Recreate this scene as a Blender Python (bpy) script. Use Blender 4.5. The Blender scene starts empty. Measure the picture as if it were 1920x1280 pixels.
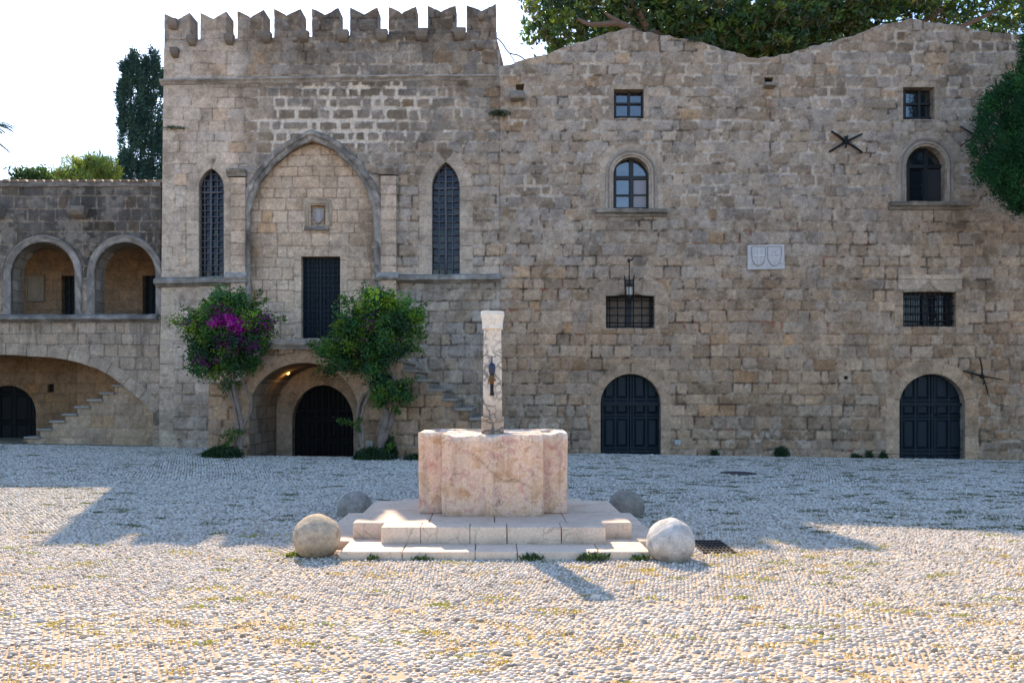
import bpy, bmesh, math, random
import numpy as np
from mathutils import Vector
S = bpy.context.scene
COLL = S.collection
R = math.radians
rnd = random.Random(7)
RG = np.random.default_rng(11)

# ---------------------------------------------------------------- camera, sky, sun, exposure
CAMZ, HOR, F = 1.65, 731.0, 1493.0          # eye height (m), horizon row and focal length measured in the 1920 px photograph
cd = bpy.data.cameras.new('camera'); cam = bpy.data.objects.new('camera', cd); COLL.objects.link(cam)
cam.location = (0, 0, CAMZ); cam.rotation_euler = (R(90), 0, 0)
cd.sensor_width = 36; cd.lens = 36*F/1920; cd.shift_y = (HOR-640)/1920
cd.clip_start = .05; cd.clip_end = 3000
S.camera = cam
SUN_AZ, SUN_EL = -18.3, 41.0                # degrees right of the view direction, and height
sd = Vector((math.sin(R(SUN_AZ))*math.cos(R(SUN_EL)), math.cos(R(SUN_AZ))*math.cos(R(SUN_EL)), math.sin(R(SUN_EL))))
W = bpy.data.worlds.new('World'); S.world = W; W.use_nodes = True
nt = W.node_tree; nt.nodes.clear()
sky = nt.nodes.new('ShaderNodeTexSky'); sky.sky_type = 'NISHITA'; sky.sun_disc = False
sky.sun_elevation = R(SUN_EL); sky.sun_rotation = R(SUN_AZ); sky.air_density = 1.0; sky.dust_density = .7; sky.ozone_density = 3.6
bg = nt.nodes.new('ShaderNodeBackground'); bg.inputs[1].default_value = .122
wo = nt.nodes.new('ShaderNodeOutputWorld')
nt.links.new(sky.outputs[0], bg.inputs[0]); nt.links.new(bg.outputs[0], wo.inputs[0])
sl = bpy.data.lights.new('sun', 'SUN'); sl.energy = 3.5; sl.angle = R(.5); sl.color = (1, .80, .58)
so = bpy.data.objects.new('sun', sl); COLL.objects.link(so); so.rotation_euler = sd.to_track_quat('Z', 'Y').to_euler(); so.location = (-10, 30, 30)
S.view_settings.view_transform = 'Standard'; S.view_settings.look = 'None'; S.view_settings.gamma = 1; S.view_settings.use_curve_mapping = False
S.view_settings.exposure = 1.5
S.cycles.max_bounces = 8; S.cycles.diffuse_bounces = 5

# ---------------------------------------------------------------- helpers
WY = 21.0                                   # distance of the big facade
def P(px, py, Y=WY): return ((px-960)/F*Y, CAMZ-(py-HOR)/F*Y)
def PP(pts, Y=WY): return [P(a, b, Y) for a, b in pts]
def P3(px, py, Y): x, z = P(px, py, Y); return (x, Y, z)
def sm(a, b, x): t = np.clip((x-a)/(b-a), 0, 1); return t*t*(3-2*t)
def hsh(i, k=0):
    i = (np.asarray(i).astype(np.int64)*374761393 + (k+17)*668265263) & 0xffffffff
    i = ((i ^ (i >> 13))*1274126177) & 0xffffffff
    i = ((i ^ (i >> 15))*2246822519) & 0xffffffff
    return ((i ^ (i >> 16)) & 0xffffff)/float(0x1000000)
def vn(x, y, seed=0):
    ix = np.floor(x).astype(np.int64); iy = np.floor(y).astype(np.int64); fx = x-ix; fy = y-iy
    fx = fx*fx*(3-2*fx); fy = fy*fy*(3-2*fy)
    def g(a, b): return hsh(a*7919+b*104729+seed*1299709, 3)
    return (g(ix, iy)*(1-fx)+g(ix+1, iy)*fx)*(1-fy)+(g(ix, iy+1)*(1-fx)+g(ix+1, iy+1)*fx)*fy
def fbm(x, y, seed=0, o=4):
    r = 0; a = .5; t = 0
    for k in range(o): r = r+a*vn(x*2**k, y*2**k, seed+k*13); t += a; a *= .5
    return r/t
def inside(poly, X, Z):
    c = np.zeros(X.shape, bool); n = len(poly)
    for i in range(n):
        x0, z0 = poly[i]; x1, z1 = poly[(i+1) % n]
        if z0 == z1: continue
        c ^= ((z0 > Z) != (z1 > Z)) & (X < (x1-x0)*(Z-z0)/(z1-z0)+x0)
    return c
def nearpath(path, X, Z, closed=False):
    best = np.full(X.shape, 1e9); arc = np.zeros(X.shape); bx = np.zeros(X.shape); bz = np.zeros(X.shape); s0 = 0
    n = len(path)
    for i in range(n if closed else n-1):
        ax, az = path[i]; cx, cz = path[(i+1) % n]; dx, dz = cx-ax, cz-az; L2 = dx*dx+dz*dz
        if L2 < 1e-12: continue
        t = np.clip(((X-ax)*dx+(Z-az)*dz)/L2, 0, 1); qx = ax+t*dx; qz = az+t*dz
        d = np.hypot(X-qx, Z-qz); m = d < best
        best = np.where(m, d, best); arc = np.where(m, s0+t*math.sqrt(L2), arc); bx = np.where(m, qx, bx); bz = np.where(m, qz, bz)
        s0 += math.sqrt(L2)
    return best, arc, bx, bz
def arch(x0, x1, yb, ys, yc, kind='round', n=26):
    xc = (x0+x1)/2; w = (x1-x0)/2; h = ys-yc; p = [(x0, yb)]
    if kind == 'round':
        for i in range(n+1):
            a = math.pi*(1-i/n); p.append((xc+w*math.cos(a), ys-h*math.sin(a)))
    else:
        rr = (w*w+h*h)/(2*w); amax = math.acos(max(-1, min(1, (rr-w)/rr))); m = n//2
        l = [(x0+rr-rr*math.cos(amax*i/m), ys-rr*math.sin(amax*i/m)) for i in range(m+1)]
        p += l + [(2*xc-a, b) for a, b in reversed(l[:-1])]
    p.append((x1, yb)); return p

def obj(name, me, mat=None, parent=None):
    o = bpy.data.objects.new(name, me); COLL.objects.link(o)
    if mat is not None and not me.materials: me.materials.append(mat)
    if parent is not None:
        o.parent = parent
        p = parent; L = Vector((0, 0, 0))
        while p is not None: L += p.location; p = p.parent
        o.location = -L
    return o
def tag(o, label=None, cat=None, group=None, kind=None):
    if label: o['label'] = label
    if cat: o['category'] = cat
    if group: o['group'] = group
    if kind: o['kind'] = kind
    return o
def thing(name, label, cat, loc, group=None):
    o = bpy.data.objects.new(name, None); COLL.objects.link(o); o.location = loc; o.empty_display_size = .2
    return tag(o, label, cat, group)
def mesh_np(name, V, faces, col=None, smooth=True):
    """faces: list of int arrays (each N x k)"""
    me = bpy.data.meshes.new(name); V = np.asarray(V, np.float32)
    loops = np.concatenate([f.ravel() for f in faces]); tot = np.concatenate([np.full(len(f), f.shape[1]) for f in faces])
    st = np.concatenate([[0], np.cumsum(tot)[:-1]])
    me.vertices.add(len(V)); me.vertices.foreach_set('co', V.ravel())
    me.loops.add(len(loops)); me.loops.foreach_set('vertex_index', loops.astype(np.int32))
    me.polygons.add(len(tot)); me.polygons.foreach_set('loop_start', st.astype(np.int32)); me.polygons.foreach_set('loop_total', tot.astype(np.int32))
    s = smooth if isinstance(smooth, np.ndarray) else np.full(len(tot), bool(smooth))
    me.update(calc_edges=True); me.polygons.foreach_set('use_smooth', s)
    if col is not None:
        a = me.attributes.new('Col', 'FLOAT_COLOR', 'POINT'); c = np.ones((len(V), 4), np.float32); c[:, :3] = col; a.data.foreach_set('color', c.ravel())
    me.validate(); return me
class MB:
    def __init__(s): s.v = []; s.f = {}; s.c = []; s.n = 0
    def add(s, V, Fs, col=(.5, .5, .5)):
        V = np.asarray(V, float).reshape(-1, 3)
        for f in Fs: s.f.setdefault(len(f), []).append([i+s.n for i in f])
        s.v.append(V); c = np.asarray(col, float); s.c.append(np.broadcast_to(c, V.shape) if c.ndim == 1 else c); s.n += len(V)
    def box(s, a, b, col=(.5, .5, .5)):
        x0, y0, z0 = a; x1, y1, z1 = b
        s.add([(x0, y0, z0), (x1, y0, z0), (x1, y1, z0), (x0, y1, z0), (x0, y0, z1), (x1, y0, z1), (x1, y1, z1), (x0, y1, z1)],
              [(0, 1, 5, 4), (1, 2, 6, 5), (2, 3, 7, 6), (3, 0, 4, 7), (4, 5, 6, 7), (3, 2, 1, 0)], col)
    def tube(s, pts, rad, n=8, col=(.5, .5, .5)):
        pts = [Vector(p) for p in pts]; rad = rad if hasattr(rad, '__len__') else [rad]*len(pts); V = []; up = Vector((.31, .2, .93))
        for i, p in enumerate(pts):
            t = (pts[min(i+1, len(pts)-1)]-pts[max(i-1, 0)]).normalized()
            a = t.cross(up)
            if a.length < .1: a = t.cross(Vector((1, 0, 0)))
            a.normalize(); b = t.cross(a)
            for k in range(n): w = 2*math.pi*k/n; V.append(p+(a*math.cos(w)+b*math.sin(w))*rad[i])
        Fs = [(i*n+k, i*n+(k+1) % n, (i+1)*n+(k+1) % n, (i+1)*n+k) for i in range(len(pts)-1) for k in range(n)]
        Fs += [tuple(range(n-1, -1, -1)), tuple((len(pts)-1)*n+k for k in range(n))]
        s.add([tuple(v) for v in V], Fs, col)
    def lathe(s, prof, c, n=20, col=(.5, .5, .5), axis='z'):
        V = []
        for r, h in prof:
            for k in range(n):
                w = 2*math.pi*k/n
                V.append((c[0]+r*math.cos(w), c[1]+r*math.sin(w), c[2]+h) if axis == 'z' else (c[0]+r*math.cos(w), c[1]+h, c[2]+r*math.sin(w)))
        m = len(prof); Fs = [(i*n+k, i*n+(k+1) % n, (i+1)*n+(k+1) % n, (i+1)*n+k) for i in range(m-1) for k in range(n)]
        Fs += [tuple(range(n-1, -1, -1)), tuple((m-1)*n+k for k in range(n))]
        s.add(V, Fs, col)
    def build(s, name, mat, parent=None, smooth=False):
        V = np.concatenate(s.v); C = np.concatenate(s.c)
        return obj(name, mesh_np(name, V, [np.array(f) for f in s.f.values()], C, smooth), mat, parent)

# ---------------------------------------------------------------- materials
def new_mat(name):
    m = bpy.data.materials.new(name); m.use_nodes = True; t = m.node_tree; b = t.nodes['Principled BSDF']; return m, t, b
def nd(t, typ, **kw):
    n = t.nodes.new(typ)
    for k, v in kw.items():
        if k.startswith('i_'):
            key = k[2:]; key = int(key) if key.isdigit() else key.replace('_', ' ')
            n.inputs[key].default_value = v
        else: setattr(n, k, v)
    return n
def noise(t, scale, detail=4, rough=.6, vec=None, dist=0):
    n = nd(t, 'ShaderNodeTexNoise'); n.inputs['Scale'].default_value = scale; n.inputs['Detail'].default_value = detail
    n.inputs['Roughness'].default_value = rough; n.inputs['Distortion'].default_value = dist
    if vec is not None: t.links.new(vec, n.inputs['Vector'])
    return n.outputs['Fac']
def ramp(t, fac, stops):
    r = nd(t, 'ShaderNodeValToRGB'); e = r.color_ramp.elements
    while len(e) < len(stops): e.new(.5)
    for q, (p, c) in zip(e, stops): q.position = p; q.color = (*c, 1) if len(c) == 3 else c
    t.links.new(fac, r.inputs[0]); return r.outputs[0]
def mixc(t, typ, fac, a, b):
    m = nd(t, 'ShaderNodeMix', data_type='RGBA', blend_type=typ)
    for s, v in ((m.inputs[0], fac), (m.inputs[6], a), (m.inputs[7], b)):
        if hasattr(v, 'is_output'): t.links.new(v, s)
        else: s.default_value = v if not hasattr(v, '__len__') else ((*v, 1) if len(v) == 3 else v)
    return m.outputs[2]
def g1(v): return (v, v, v)
def stone_mat(name, bump=.5, pit=.5, fine=55, var=(.66, 1.30), rough=.92):
    m, t, b = new_mat(name); pos = nd(t, 'ShaderNodeNewGeometry').outputs['Position']
    at = nd(t, 'ShaderNodeAttribute', attribute_name='Col').outputs['Color']
    n1 = noise(t, fine, 5, .7, pos); n2 = noise(t, 9, 5, .65, pos)
    c = mixc(t, 'MULTIPLY', 1, at, ramp(t, n1, [(.25, g1(var[0])), (.75, g1(var[1]))]))
    c = mixc(t, 'MULTIPLY', 1, c, ramp(t, n2, [(.3, (.8, .8, .82)), (.7, (1.16, 1.13, 1.08))]))
    n3 = noise(t, fine*.45, 3, .75, pos, .5); pits = ramp(t, n3, [(.27, g1(1-.62*pit)), (.40, g1(1))])
    c = mixc(t, 'MULTIPLY', 1, c, pits); t.links.new(c, b.inputs['Base Color'])
    b.inputs['Roughness'].default_value = rough; b.inputs['Specular IOR Level'].default_value = .2
    hsum = nd(t, 'ShaderNodeMath', operation='ADD'); t.links.new(n1, hsum.inputs[0]); t.links.new(pits, hsum.inputs[1])
    bp = nd(t, 'ShaderNodeBump'); bp.inputs['Strength'].default_value = bump; bp.inputs['Distance'].default_value = .02
    t.links.new(hsum.outputs[0], bp.inputs['Height']); t.links.new(bp.outputs[0], b.inputs['Normal']); return m
def plain(name, col, rough=.6, metal=0, var=.25, scale=30, bump=.15, spec=.4):
    m, t, b = new_mat(name); pos = nd(t, 'ShaderNodeNewGeometry').outputs['Position']; n = noise(t, scale, 5, .65, pos)
    c = mixc(t, 'MULTIPLY', 1, col, ramp(t, n, [(.3, g1(1-var)), (.7, g1(1+var))])); t.links.new(c, b.inputs['Base Color'])
    b.inputs['Roughness'].default_value = rough; b.inputs['Metallic'].default_value = metal; b.inputs['Specular IOR Level'].default_value = spec
    bp = nd(t, 'ShaderNodeBump'); bp.inputs['Strength'].default_value = bump; bp.inputs['Distance'].default_value = .01
    t.links.new(n, bp.inputs['Height']); t.links.new(bp.outputs[0], b.inputs['Normal']); return m
def leaf_mat(name, trans=.35, rough=.45, spec=.4):
    m, t, b = new_mat(name); at = nd(t, 'ShaderNodeAttribute', attribute_name='Col').outputs['Color']
    t.links.new(at, b.inputs['Base Color']); b.inputs['Roughness'].default_value = rough; b.inputs['Specular IOR Level'].default_value = spec
    tr = nd(t, 'ShaderNodeBsdfTranslucent'); t.links.new(mixc(t, 'MULTIPLY', 1, at, (1.5, 1.5, .7)), tr.inputs[0])
    mx = nd(t, 'ShaderNodeMixShader'); mx.inputs[0].default_value = trans
    t.links.new(b.outputs[0], mx.inputs[1]); t.links.new(tr.outputs[0], mx.inputs[2]); t.links.new(mx.outputs[0], t.nodes['Material Output'].inputs[0]); return m
M_STONE = stone_mat('weathered_masonry', bump=.6, pit=.65); M_TRIM = stone_mat('carved_stone', bump=.45, pit=.5, var=(.58, 1.38))
M_DOOR = plain('dark_blue_green_paint', (.007, .015, .022), .55, var=.3, scale=14, spec=.25)
M_DOORK = plain('black_old_wood', (.006, .0075, .009), .7, var=.3, scale=14, spec=.2)
M_IRON = plain('black_iron', (.012, .013, .016), .6, .3, .3)
M_FRAME = plain('dark_window_paint', (.014, .017, .022), .55, var=.25)
M_LATT = plain('grey_lead_lattice', (.085, .09, .11), .6, var=.3)
M_WOOD = plain('pale_inner_shutter', (.16, .125, .095), .8, var=.35, scale=12)
M_LEAF = leaf_mat('leaf'); M_GLOSS = leaf_mat('glossy_leaf', .35, .3, .5); M_NEEDLE = leaf_mat('needle_spray', .15, .7, .2); M_PETAL = leaf_mat('petal', .4, .6, .2)
M_BARK = stone_mat('bark', bump=.7, pit=.2, fine=40)
def glass_mat(ior=2.1):
    m, t, b = new_mat('old_window_glass'); b.inputs['Base Color'].default_value = (.012, .016, .022, 1); b.inputs['Roughness'].default_value = .06
    b.inputs['IOR'].default_value = ior; n = noise(t, 5, 2, .5, nd(t, 'ShaderNodeNewGeometry').outputs['Position'])
    bp = nd(t, 'ShaderNodeBump'); bp.inputs['Strength'].default_value = .12; bp.inputs['Distance'].default_value = .03
    t.links.new(n, bp.inputs['Height']); t.links.new(bp.outputs[0], b.inputs['Normal']); return m
M_GLASS = glass_mat(2.2); M_GLASS2 = glass_mat(1.4)

# ---------------------------------------------------------------- masonry engine
CE = [-2.0]
_r = np.random.default_rng(5)
while CE[-1] < 15: CE.append(CE[-1]+float(_r.uniform(.255, .345)))
CE = np.array(CE)
VE = []
for i in range(len(CE)):
    e = [-30+float(_r.uniform(0, .6))]
    while e[-1] < 22: e.append(e[-1]+float(np.clip(_r.lognormal(-.93, .30), .19, .75)))
    VE.append(np.array(e))
def layout(U, V):
    big = 0.03*(vn(U*.8, V*.8, 91)-.5)
    Vw = V+big+.018*(vn(U*4, V*4, 92)-.5)+.05*(vn(U*.18, V*.0+3, 95)-.5); Uw = U+.035*(vn(U*3, V*3, 93)-.5)+.014*(vn(U*11, V*11, 94)-.5)
    ci = np.clip(np.searchsorted(CE, Vw)-1, 0, len(CE)-2); L = np.zeros(U.shape); Rr = np.ones(U.shape); si = np.zeros(U.shape, np.int64)
    for c in np.unique(ci):
        m = ci == c; e = VE[c]; k = np.clip(np.searchsorted(e, Uw[m])-1, 0, len(e)-2); si[m] = k; L[m] = e[k]; Rr[m] = e[k+1]
    sid = ci*1000+si; dh = np.minimum(Vw-CE[ci], CE[ci+1]-Vw); dv = np.minimum(Uw-L, Rr-Uw)
    return sid, dh, dv
PAL = np.array([(.300, .258, .214), (.300, .245, .190), (.268, .256, .244), (.215, .180, .142), (.350, .312, .268), (.285, .265, .245), (.255, .210, .160), (.250, .240, .228), (.320, .275, .225), (.230, .205, .178)])
def G(X, Y, cx, cy, sx, sy): return np.exp(-((X-cx)/sx)**2-((Y-cy)/sy)**2)
def wall(name, parent, outer, holes=(), Y=WY, thick=.45, res=.024, style='main', zones=(), mat=None, single=False, relief=1.0, tone=(1, 1, 1), rim=True, px=True, dark=None):
    """A stone wall face of real relief: courses of individual stones with joints, cut to an outline, with reveals."""
    outer = PP(outer, Y) if px else outer; holes = [PP(h, Y) if px else h for h in holes]
    O = np.array(outer); x0, z0 = O.min(0); x1, z1 = O.max(0)
    nx = max(2, int(math.ceil((x1-x0)/res))); nz = max(2, int(math.ceil((z1-z0)/res)))
    gx = np.linspace(x0, x1, nx+1); gz = np.linspace(z0, z1, nz+1)
    cx, cz = np.meshgrid((gx[1:]+gx[:-1])/2, (gz[1:]+gz[:-1])/2)
    keep = inside(outer, cx, cz)
    for h in holes: keep &= ~inside(h, cx, cz)
    X, Z = np.meshgrid(gx, gz)
    pad = np.zeros((nz+2, nx+2), bool); pad[1:-1, 1:-1] = keep
    isb = np.zeros((nz+1, nx+1), bool); used = np.zeros((nz+1, nx+1), bool)
    q = np.stack([pad[:-1, :-1], pad[:-1, 1:], pad[1:, :-1], pad[1:, 1:]]).sum(0); used = q > 0; isb = (q > 0) & (q < 4)
    bi = np.argwhere(isb); bX = X[isb]; bZ = Z[isb]; best = np.full(bX.shape, 1e9); nX = bX.copy(); nZ = bZ.copy()
    for p in [outer]+holes:
        d, a, qx, qz = nearpath(p, bX, bZ, True); m = d < best; best = np.where(m, d, best); nX = np.where(m, qx, nX); nZ = np.where(m, qz, nZ)
    ok = best < res*1.6; bX = np.where(ok, nX, bX); bZ = np.where(ok, nZ, bZ)
    for p in [outer]+holes:
        n = len(p)
        for i in range(n):
            a, b, c = np.array(p[i-1]), np.array(p[i]), np.array(p[(i+1) % n]); u = b-a; w = c-b
            if np.linalg.norm(u) < 1e-6 or np.linalg.norm(w) < 1e-6: continue
            if abs(u[0]*w[1]-u[1]*w[0])/(np.linalg.norm(u)*np.linalg.norm(w)) > .45:
                d = np.hypot(bX-b[0], bZ-b[1]); k = int(d.argmin())
                if d[k] < res*1.6: bX[k], bZ[k] = b
    X[isb] = bX; Z[isb] = bZ
    U, V = X[used], Z[used]
    sid, dh, dv = layout(U, V)
    if single: dv = np.full(U.shape, .2); sid = (sid//1000)*1000+single
    PX = U/Y*F+960; PY = HOR-(V-CAMZ)/Y*F
    zid = np.zeros(U.shape, np.int64); zt = np.zeros(U.shape)
    for k, zn in enumerate(zones):
        path = PP(zn['path'], Y); w = zn['w']*Y/F; blk = zn['blk']*Y/F
        Pa = np.array(path); m = (U > Pa[:, 0].min()-w) & (U < Pa[:, 0].max()+w) & (V > Pa[:, 1].min()-.02) & (V < Pa[:, 1].max()+w)
        idx = np.flatnonzero(m); d, a, _, _ = nearpath(path, U[idx], V[idx]); tot = sum(math.dist(path[i], path[i+1]) for i in range(len(path)-1))
        nb = max(1, round(tot/blk)); blk = tot/nb; wv = np.where(hsh(np.floor(a/blk)+k*77, 5) > .5, w, w*zn.get('alt', 1.0)); ins = d < wv; idx = idx[ins]; d = d[ins]; a = a[ins]; wv = wv[ins]
        fr = (a/blk) % 1; sid[idx] = 900000+k*1000+np.floor(a/blk).astype(np.int64); dv[idx] = np.minimum(fr, 1-fr)*blk; dh[idx] = wv-d; zid[idx] = k+1; zt[idx] = zn.get('tone', 1.0)
    h1, h2, h3, h4 = hsh(sid, 1), hsh(sid, 2), hsh(sid, 3), hsh(sid, 4)
    nA = fbm(U*.9, V*.9, 1); nB = fbm(U*3.1, V*3.1, 2); nC = fbm(U*14, V*14, 3, 3); nD = fbm(U*6, V*6, 7); nS = fbm(U*5.0, V*.55, 9)
    smear = sm(.52, .66, .55*fbm(U*1.7+40, V*2.3, 21, 5)+.45*fbm(U*7+3, V*7, 22, 3))*(.7 if style == 'main' else .4)*(1-.6*sm(430, 760, PY))*np.where(zid > 0, .3, 1)
    # ---- mortar whiteness, roughness per region
    if style == 'tower':
        mw = 1.15*np.clip(G(PX, PY, 560, 235, 110, 58)+.8*G(PX, PY, 690, 205, 110, 65)+.5*G(PX, PY, 800, 225, 110, 65)+.15*G(PX, PY, 640, 110, 220, 30), 0, 1)*sm(455, 480, PX)*(.25+.75*sm(.40, .58, nB))
        rough = sm(440, 620, PX)*.8+.2+.5*sm(690, 800, PY)
    elif style == 'main':
        mw = .50*sm(470, 300, PY)*sm(.42, .66, nB)+.22*sm(.52, .7, nB); rough = np.full(U.shape, .9)+.3*sm(690, 840, PY)+.4*sm(1790, 1850, PX)*sm(400, 560, PY)
        mw = mw*sm(930, 985, PX)+.3*sm(.45, .6, nB)*(1-sm(930, 985, PX))
    elif style == 'panel': mw = .1*sm(.5, .7, nB); rough = np.full(U.shape, .3)
    elif style in ('wing', 'wing2'): mw = .08*sm(.5, .7, nB); rough = np.full(U.shape, .3)
    else: mw = .3*sm(.5, .7, nB); rough = np.full(U.shape, .9)
    mw = np.where(zid > 0, 0, mw); rough = np.where(zid > 0, .12, rough)
    r = .03+.045*np.clip(mw, 0, 1)+.02*np.clip(rough-.4, 0, 1); both = (dh < r) & (dv < r); D = np.where(both, r-np.hypot(r-dh, r-dv), np.minimum(dh, dv))
    nE = fbm(U*26, V*26, 71, 2); D = D+(.022*(nC-.5)+.014*(nE-.5))*np.clip(rough+mw, .1, 1.2)
    jw = .004+.024*mw+.010*rough*nC*2*sm(.4, .65, nD)+.006*h3*rough+.012*mw*(nC-.3)
    s = sm(jw, jw+.010+.016*rough, D+.05*smear*(style == 'main'))
    # ---- stone colour
    pi = np.floor(h1*len(PAL)*.999).astype(int); col = (PAL[pi]*.74+.26*PAL.mean(0))*(.87+.26*h2)[:, None]
    if style in ('panel', 'wing', 'wing2'): col = col*.45+.55*np.array((.365, .315, .262))*(.9+.2*h2)[:, None]
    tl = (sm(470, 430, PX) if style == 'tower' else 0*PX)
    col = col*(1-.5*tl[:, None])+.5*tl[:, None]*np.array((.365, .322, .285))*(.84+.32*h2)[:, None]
    col = np.where((zid > 0)[:, None], np.array((.315, .280, .240))*(.9+.2*h2)[:, None]*zt[:, None], col)
    org = (h4 > .95) & (zid == 0); col = np.where(org[:, None], col*np.array((1.06, .95, .82)), col)
    warm = sm(430, 760, PY); col = col*(1+warm[:, None]*np.array((.05, -.01, -.07)))
    col = col*(.80+.40*nA)[:, None]*(.78+.44*nD)[:, None]*(.86+.28*nC)[:, None]
    # pale lime smears and dark lichen: weathering with a shape of its own
    lich = sm(.56, .74, fbm(U*2.3+9, V*2.3, 31, 5))*(.65 if style in ('main', 'tower', 'rough') else .35); col = col*(1-.46*lich[:, None]*np.array((.92, .95, 1)))
    if style == 'tower':
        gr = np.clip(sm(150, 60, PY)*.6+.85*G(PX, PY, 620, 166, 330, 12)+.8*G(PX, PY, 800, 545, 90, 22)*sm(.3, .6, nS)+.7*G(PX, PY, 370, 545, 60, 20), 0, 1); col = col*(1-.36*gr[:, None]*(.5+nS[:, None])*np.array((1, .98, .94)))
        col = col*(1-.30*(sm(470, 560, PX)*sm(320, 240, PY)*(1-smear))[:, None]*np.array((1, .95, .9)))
    if style == 'main':
        st = np.clip(G(PX, PY, 968, 225, 38, 30)+G(PX, PY, 1440, 190, 9, 22)+.7*G(PX, PY, 1850, 770, 60, 120)*sm(.4, .6, nB), 0, 1); col = col*(1-.5*st[:, None]*np.array((.55, .85, 1.15)))
        dk = np.clip(.8*G(PX, PY, 985, 790, 55, 40)+.7*G(PX, PY, 1430, 600, 30, 260)*nS*1.6+.6*sm(120, 60, PY)*sm(.4, .6, nB)+.9*G(PX, PY, 1890, 100, 70, 50)+.8*G(PX, PY, 1440, 825, 60, 22)+.6*G(PX, PY, 1915, 840, 30, 40), 0, 1)*sm(.3, .55, nD); col = col*(1-.5*dk[:, None])
        hl = sm(.57, .66, fbm(U*6, V*6, 55, 3))*(G(PX, PY, 1000, 800, 70, 50)+G(PX, PY, 1430, 830, 110, 30)); col = col+(np.array((.46, .45, .43))-col)*np.clip(hl, 0, 1)[:, None]*.7
    if style == 'wing':
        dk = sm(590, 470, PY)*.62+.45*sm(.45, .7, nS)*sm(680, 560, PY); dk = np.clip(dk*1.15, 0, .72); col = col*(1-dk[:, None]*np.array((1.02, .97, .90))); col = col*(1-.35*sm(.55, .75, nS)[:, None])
    if style == 'panel':
        dk = np.clip(G(PX, PY, 697, 470, 20, 120)+.8*G(PX, PY, 470, 500, 18, 120)+.5*G(PX, PY, 620, 458, 40, 16), 0, 1)*sm(.3, .55, nB); col = col*(1-.5*dk[:, None])
    # ---- joints
    mortc = np.array((.50, .475, .435) if style == 'tower' else (.41, .385, .35))*(.82+.36*nC)[:, None]; thin = np.array((.135, .112, .090))*(.7+.7*nD)[:, None]; pale = np.array((.30, .275, .24))*(.8+.4*nC)[:, None]
    joint = thin+(pale-thin)*(sm(.46, .58, nD) if style not in ('wing', 'wing2', 'panel') else .45*sm(.5, .7, nD))[:, None]; joint = joint+(mortc-joint)*np.clip(mw*1.9, 0, 1)[:, None]
    if style in ('main', 'rough'):
        red = .8*sm(.69, .74, fbm(U*4.5+70, V*4.5, 61, 2))*np.clip(1-1.3*mw, 0, 1)*(sm(300, 420, PY) if style == 'main' else .4); joint = joint+(np.array((.20, .075, .05))-joint)*red[:, None]
    if style == 'wing2': joint = joint*.35+col*.65
    if style in ('main', 'rough', 'tower'):
        vj = np.clip(.22+.78*sm(.40, .58, fbm(U*1.9, V*1.9, 101))+mw, 0, 1)[:, None]; joint = col*.9+(joint-col*.9)*vj
        gp = sm(.60, .67, fbm(U*3.3+7, V*3.3, 102, 3))*np.clip(1-2*mw, 0, 1)*np.clip(rough*1.3, 0, 1); joint = joint*(1-.6*gp)[:, None]
    C = joint+(col-joint)*s[:, None]
    C = C+(np.array((.385, .362, .330))*(.85+.3*nC)[:, None]-C)*(smear*.66)[:, None]
    g_ = np.random.default_rng(3).random(U.shape); C = C*(.84+.32*g_)[:, None]*np.where((g_ > .982) & (rough > .25), .55, 1)[:, None]
    crk = np.clip(1-np.abs(nD-.5)/.012, 0, 1)*sm(.60, .66, fbm(U*1.1+17, V*1.1, 81, 3))*np.clip(rough, 0, 1)*(s < .9); C = C*(1-.75*crk)[:, None]
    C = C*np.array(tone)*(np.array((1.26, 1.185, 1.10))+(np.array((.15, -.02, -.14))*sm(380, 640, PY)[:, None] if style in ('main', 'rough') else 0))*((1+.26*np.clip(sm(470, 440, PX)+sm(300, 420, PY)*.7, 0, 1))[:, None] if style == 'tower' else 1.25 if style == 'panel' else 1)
    if dark is not None: C = C*dark
    # ---- relief
    H = s*.024*(1-.55*np.clip(mw, 0, 1))*np.where(rough < .35, .55, 1)+(h3-.5)*.022*rough+(nB-.5)*.05*rough*s+(nC-.5)*.014*rough
    H = H*relief
    vid = np.full((nz+1, nx+1), -1, np.int64); vid[used] = np.arange(used.sum())
    VV = np.stack([U, Y-H, V], 1); kk = np.argwhere(keep); iz, ix = kk[:, 0], kk[:, 1]
    Fq = np.stack([vid[iz, ix], vid[iz, ix+1], vid[iz+1, ix+1], vid[iz+1, ix]], 1); faces = [Fq]; smo = [np.ones(len(Fq), bool)]
    if rim:
        E = []
        a = pad[1:, 1:-1] != pad[:-1, 1:-1]; e = np.argwhere(a)           # horizontal edges at row r, col c
        for rr_, c_ in e:
            E.append((vid[rr_, c_], vid[rr_, c_+1]) if pad[rr_, c_+1] else (vid[rr_, c_+1], vid[rr_, c_]))
        a = pad[1:-1, 1:] != pad[1:-1, :-1]; e = np.argwhere(a)
        for rr_, c_ in e:
            E.append((vid[rr_, c_], vid[rr_+1, c_]) if pad[rr_+1, c_+1] else (vid[rr_+1, c_], vid[rr_, c_]))
        E = np.array(E); ub = np.unique(E); eh = np.abs(VV[E[:, 0], 0]-VV[E[:, 1], 0]) > np.abs(VV[E[:, 0], 2]-VV[E[:, 1], 2]); hs = np.zeros(len(VV)); hs[E[:, 0]] += eh*2-1; hs[E[:, 1]] += eh*2-1; hor = hs[ub] > 0; mp = np.full(len(VV), -1); nst = max(1, int(thick/(.05 if thick > .4 else .12))); prev = np.arange(len(VV))
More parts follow.
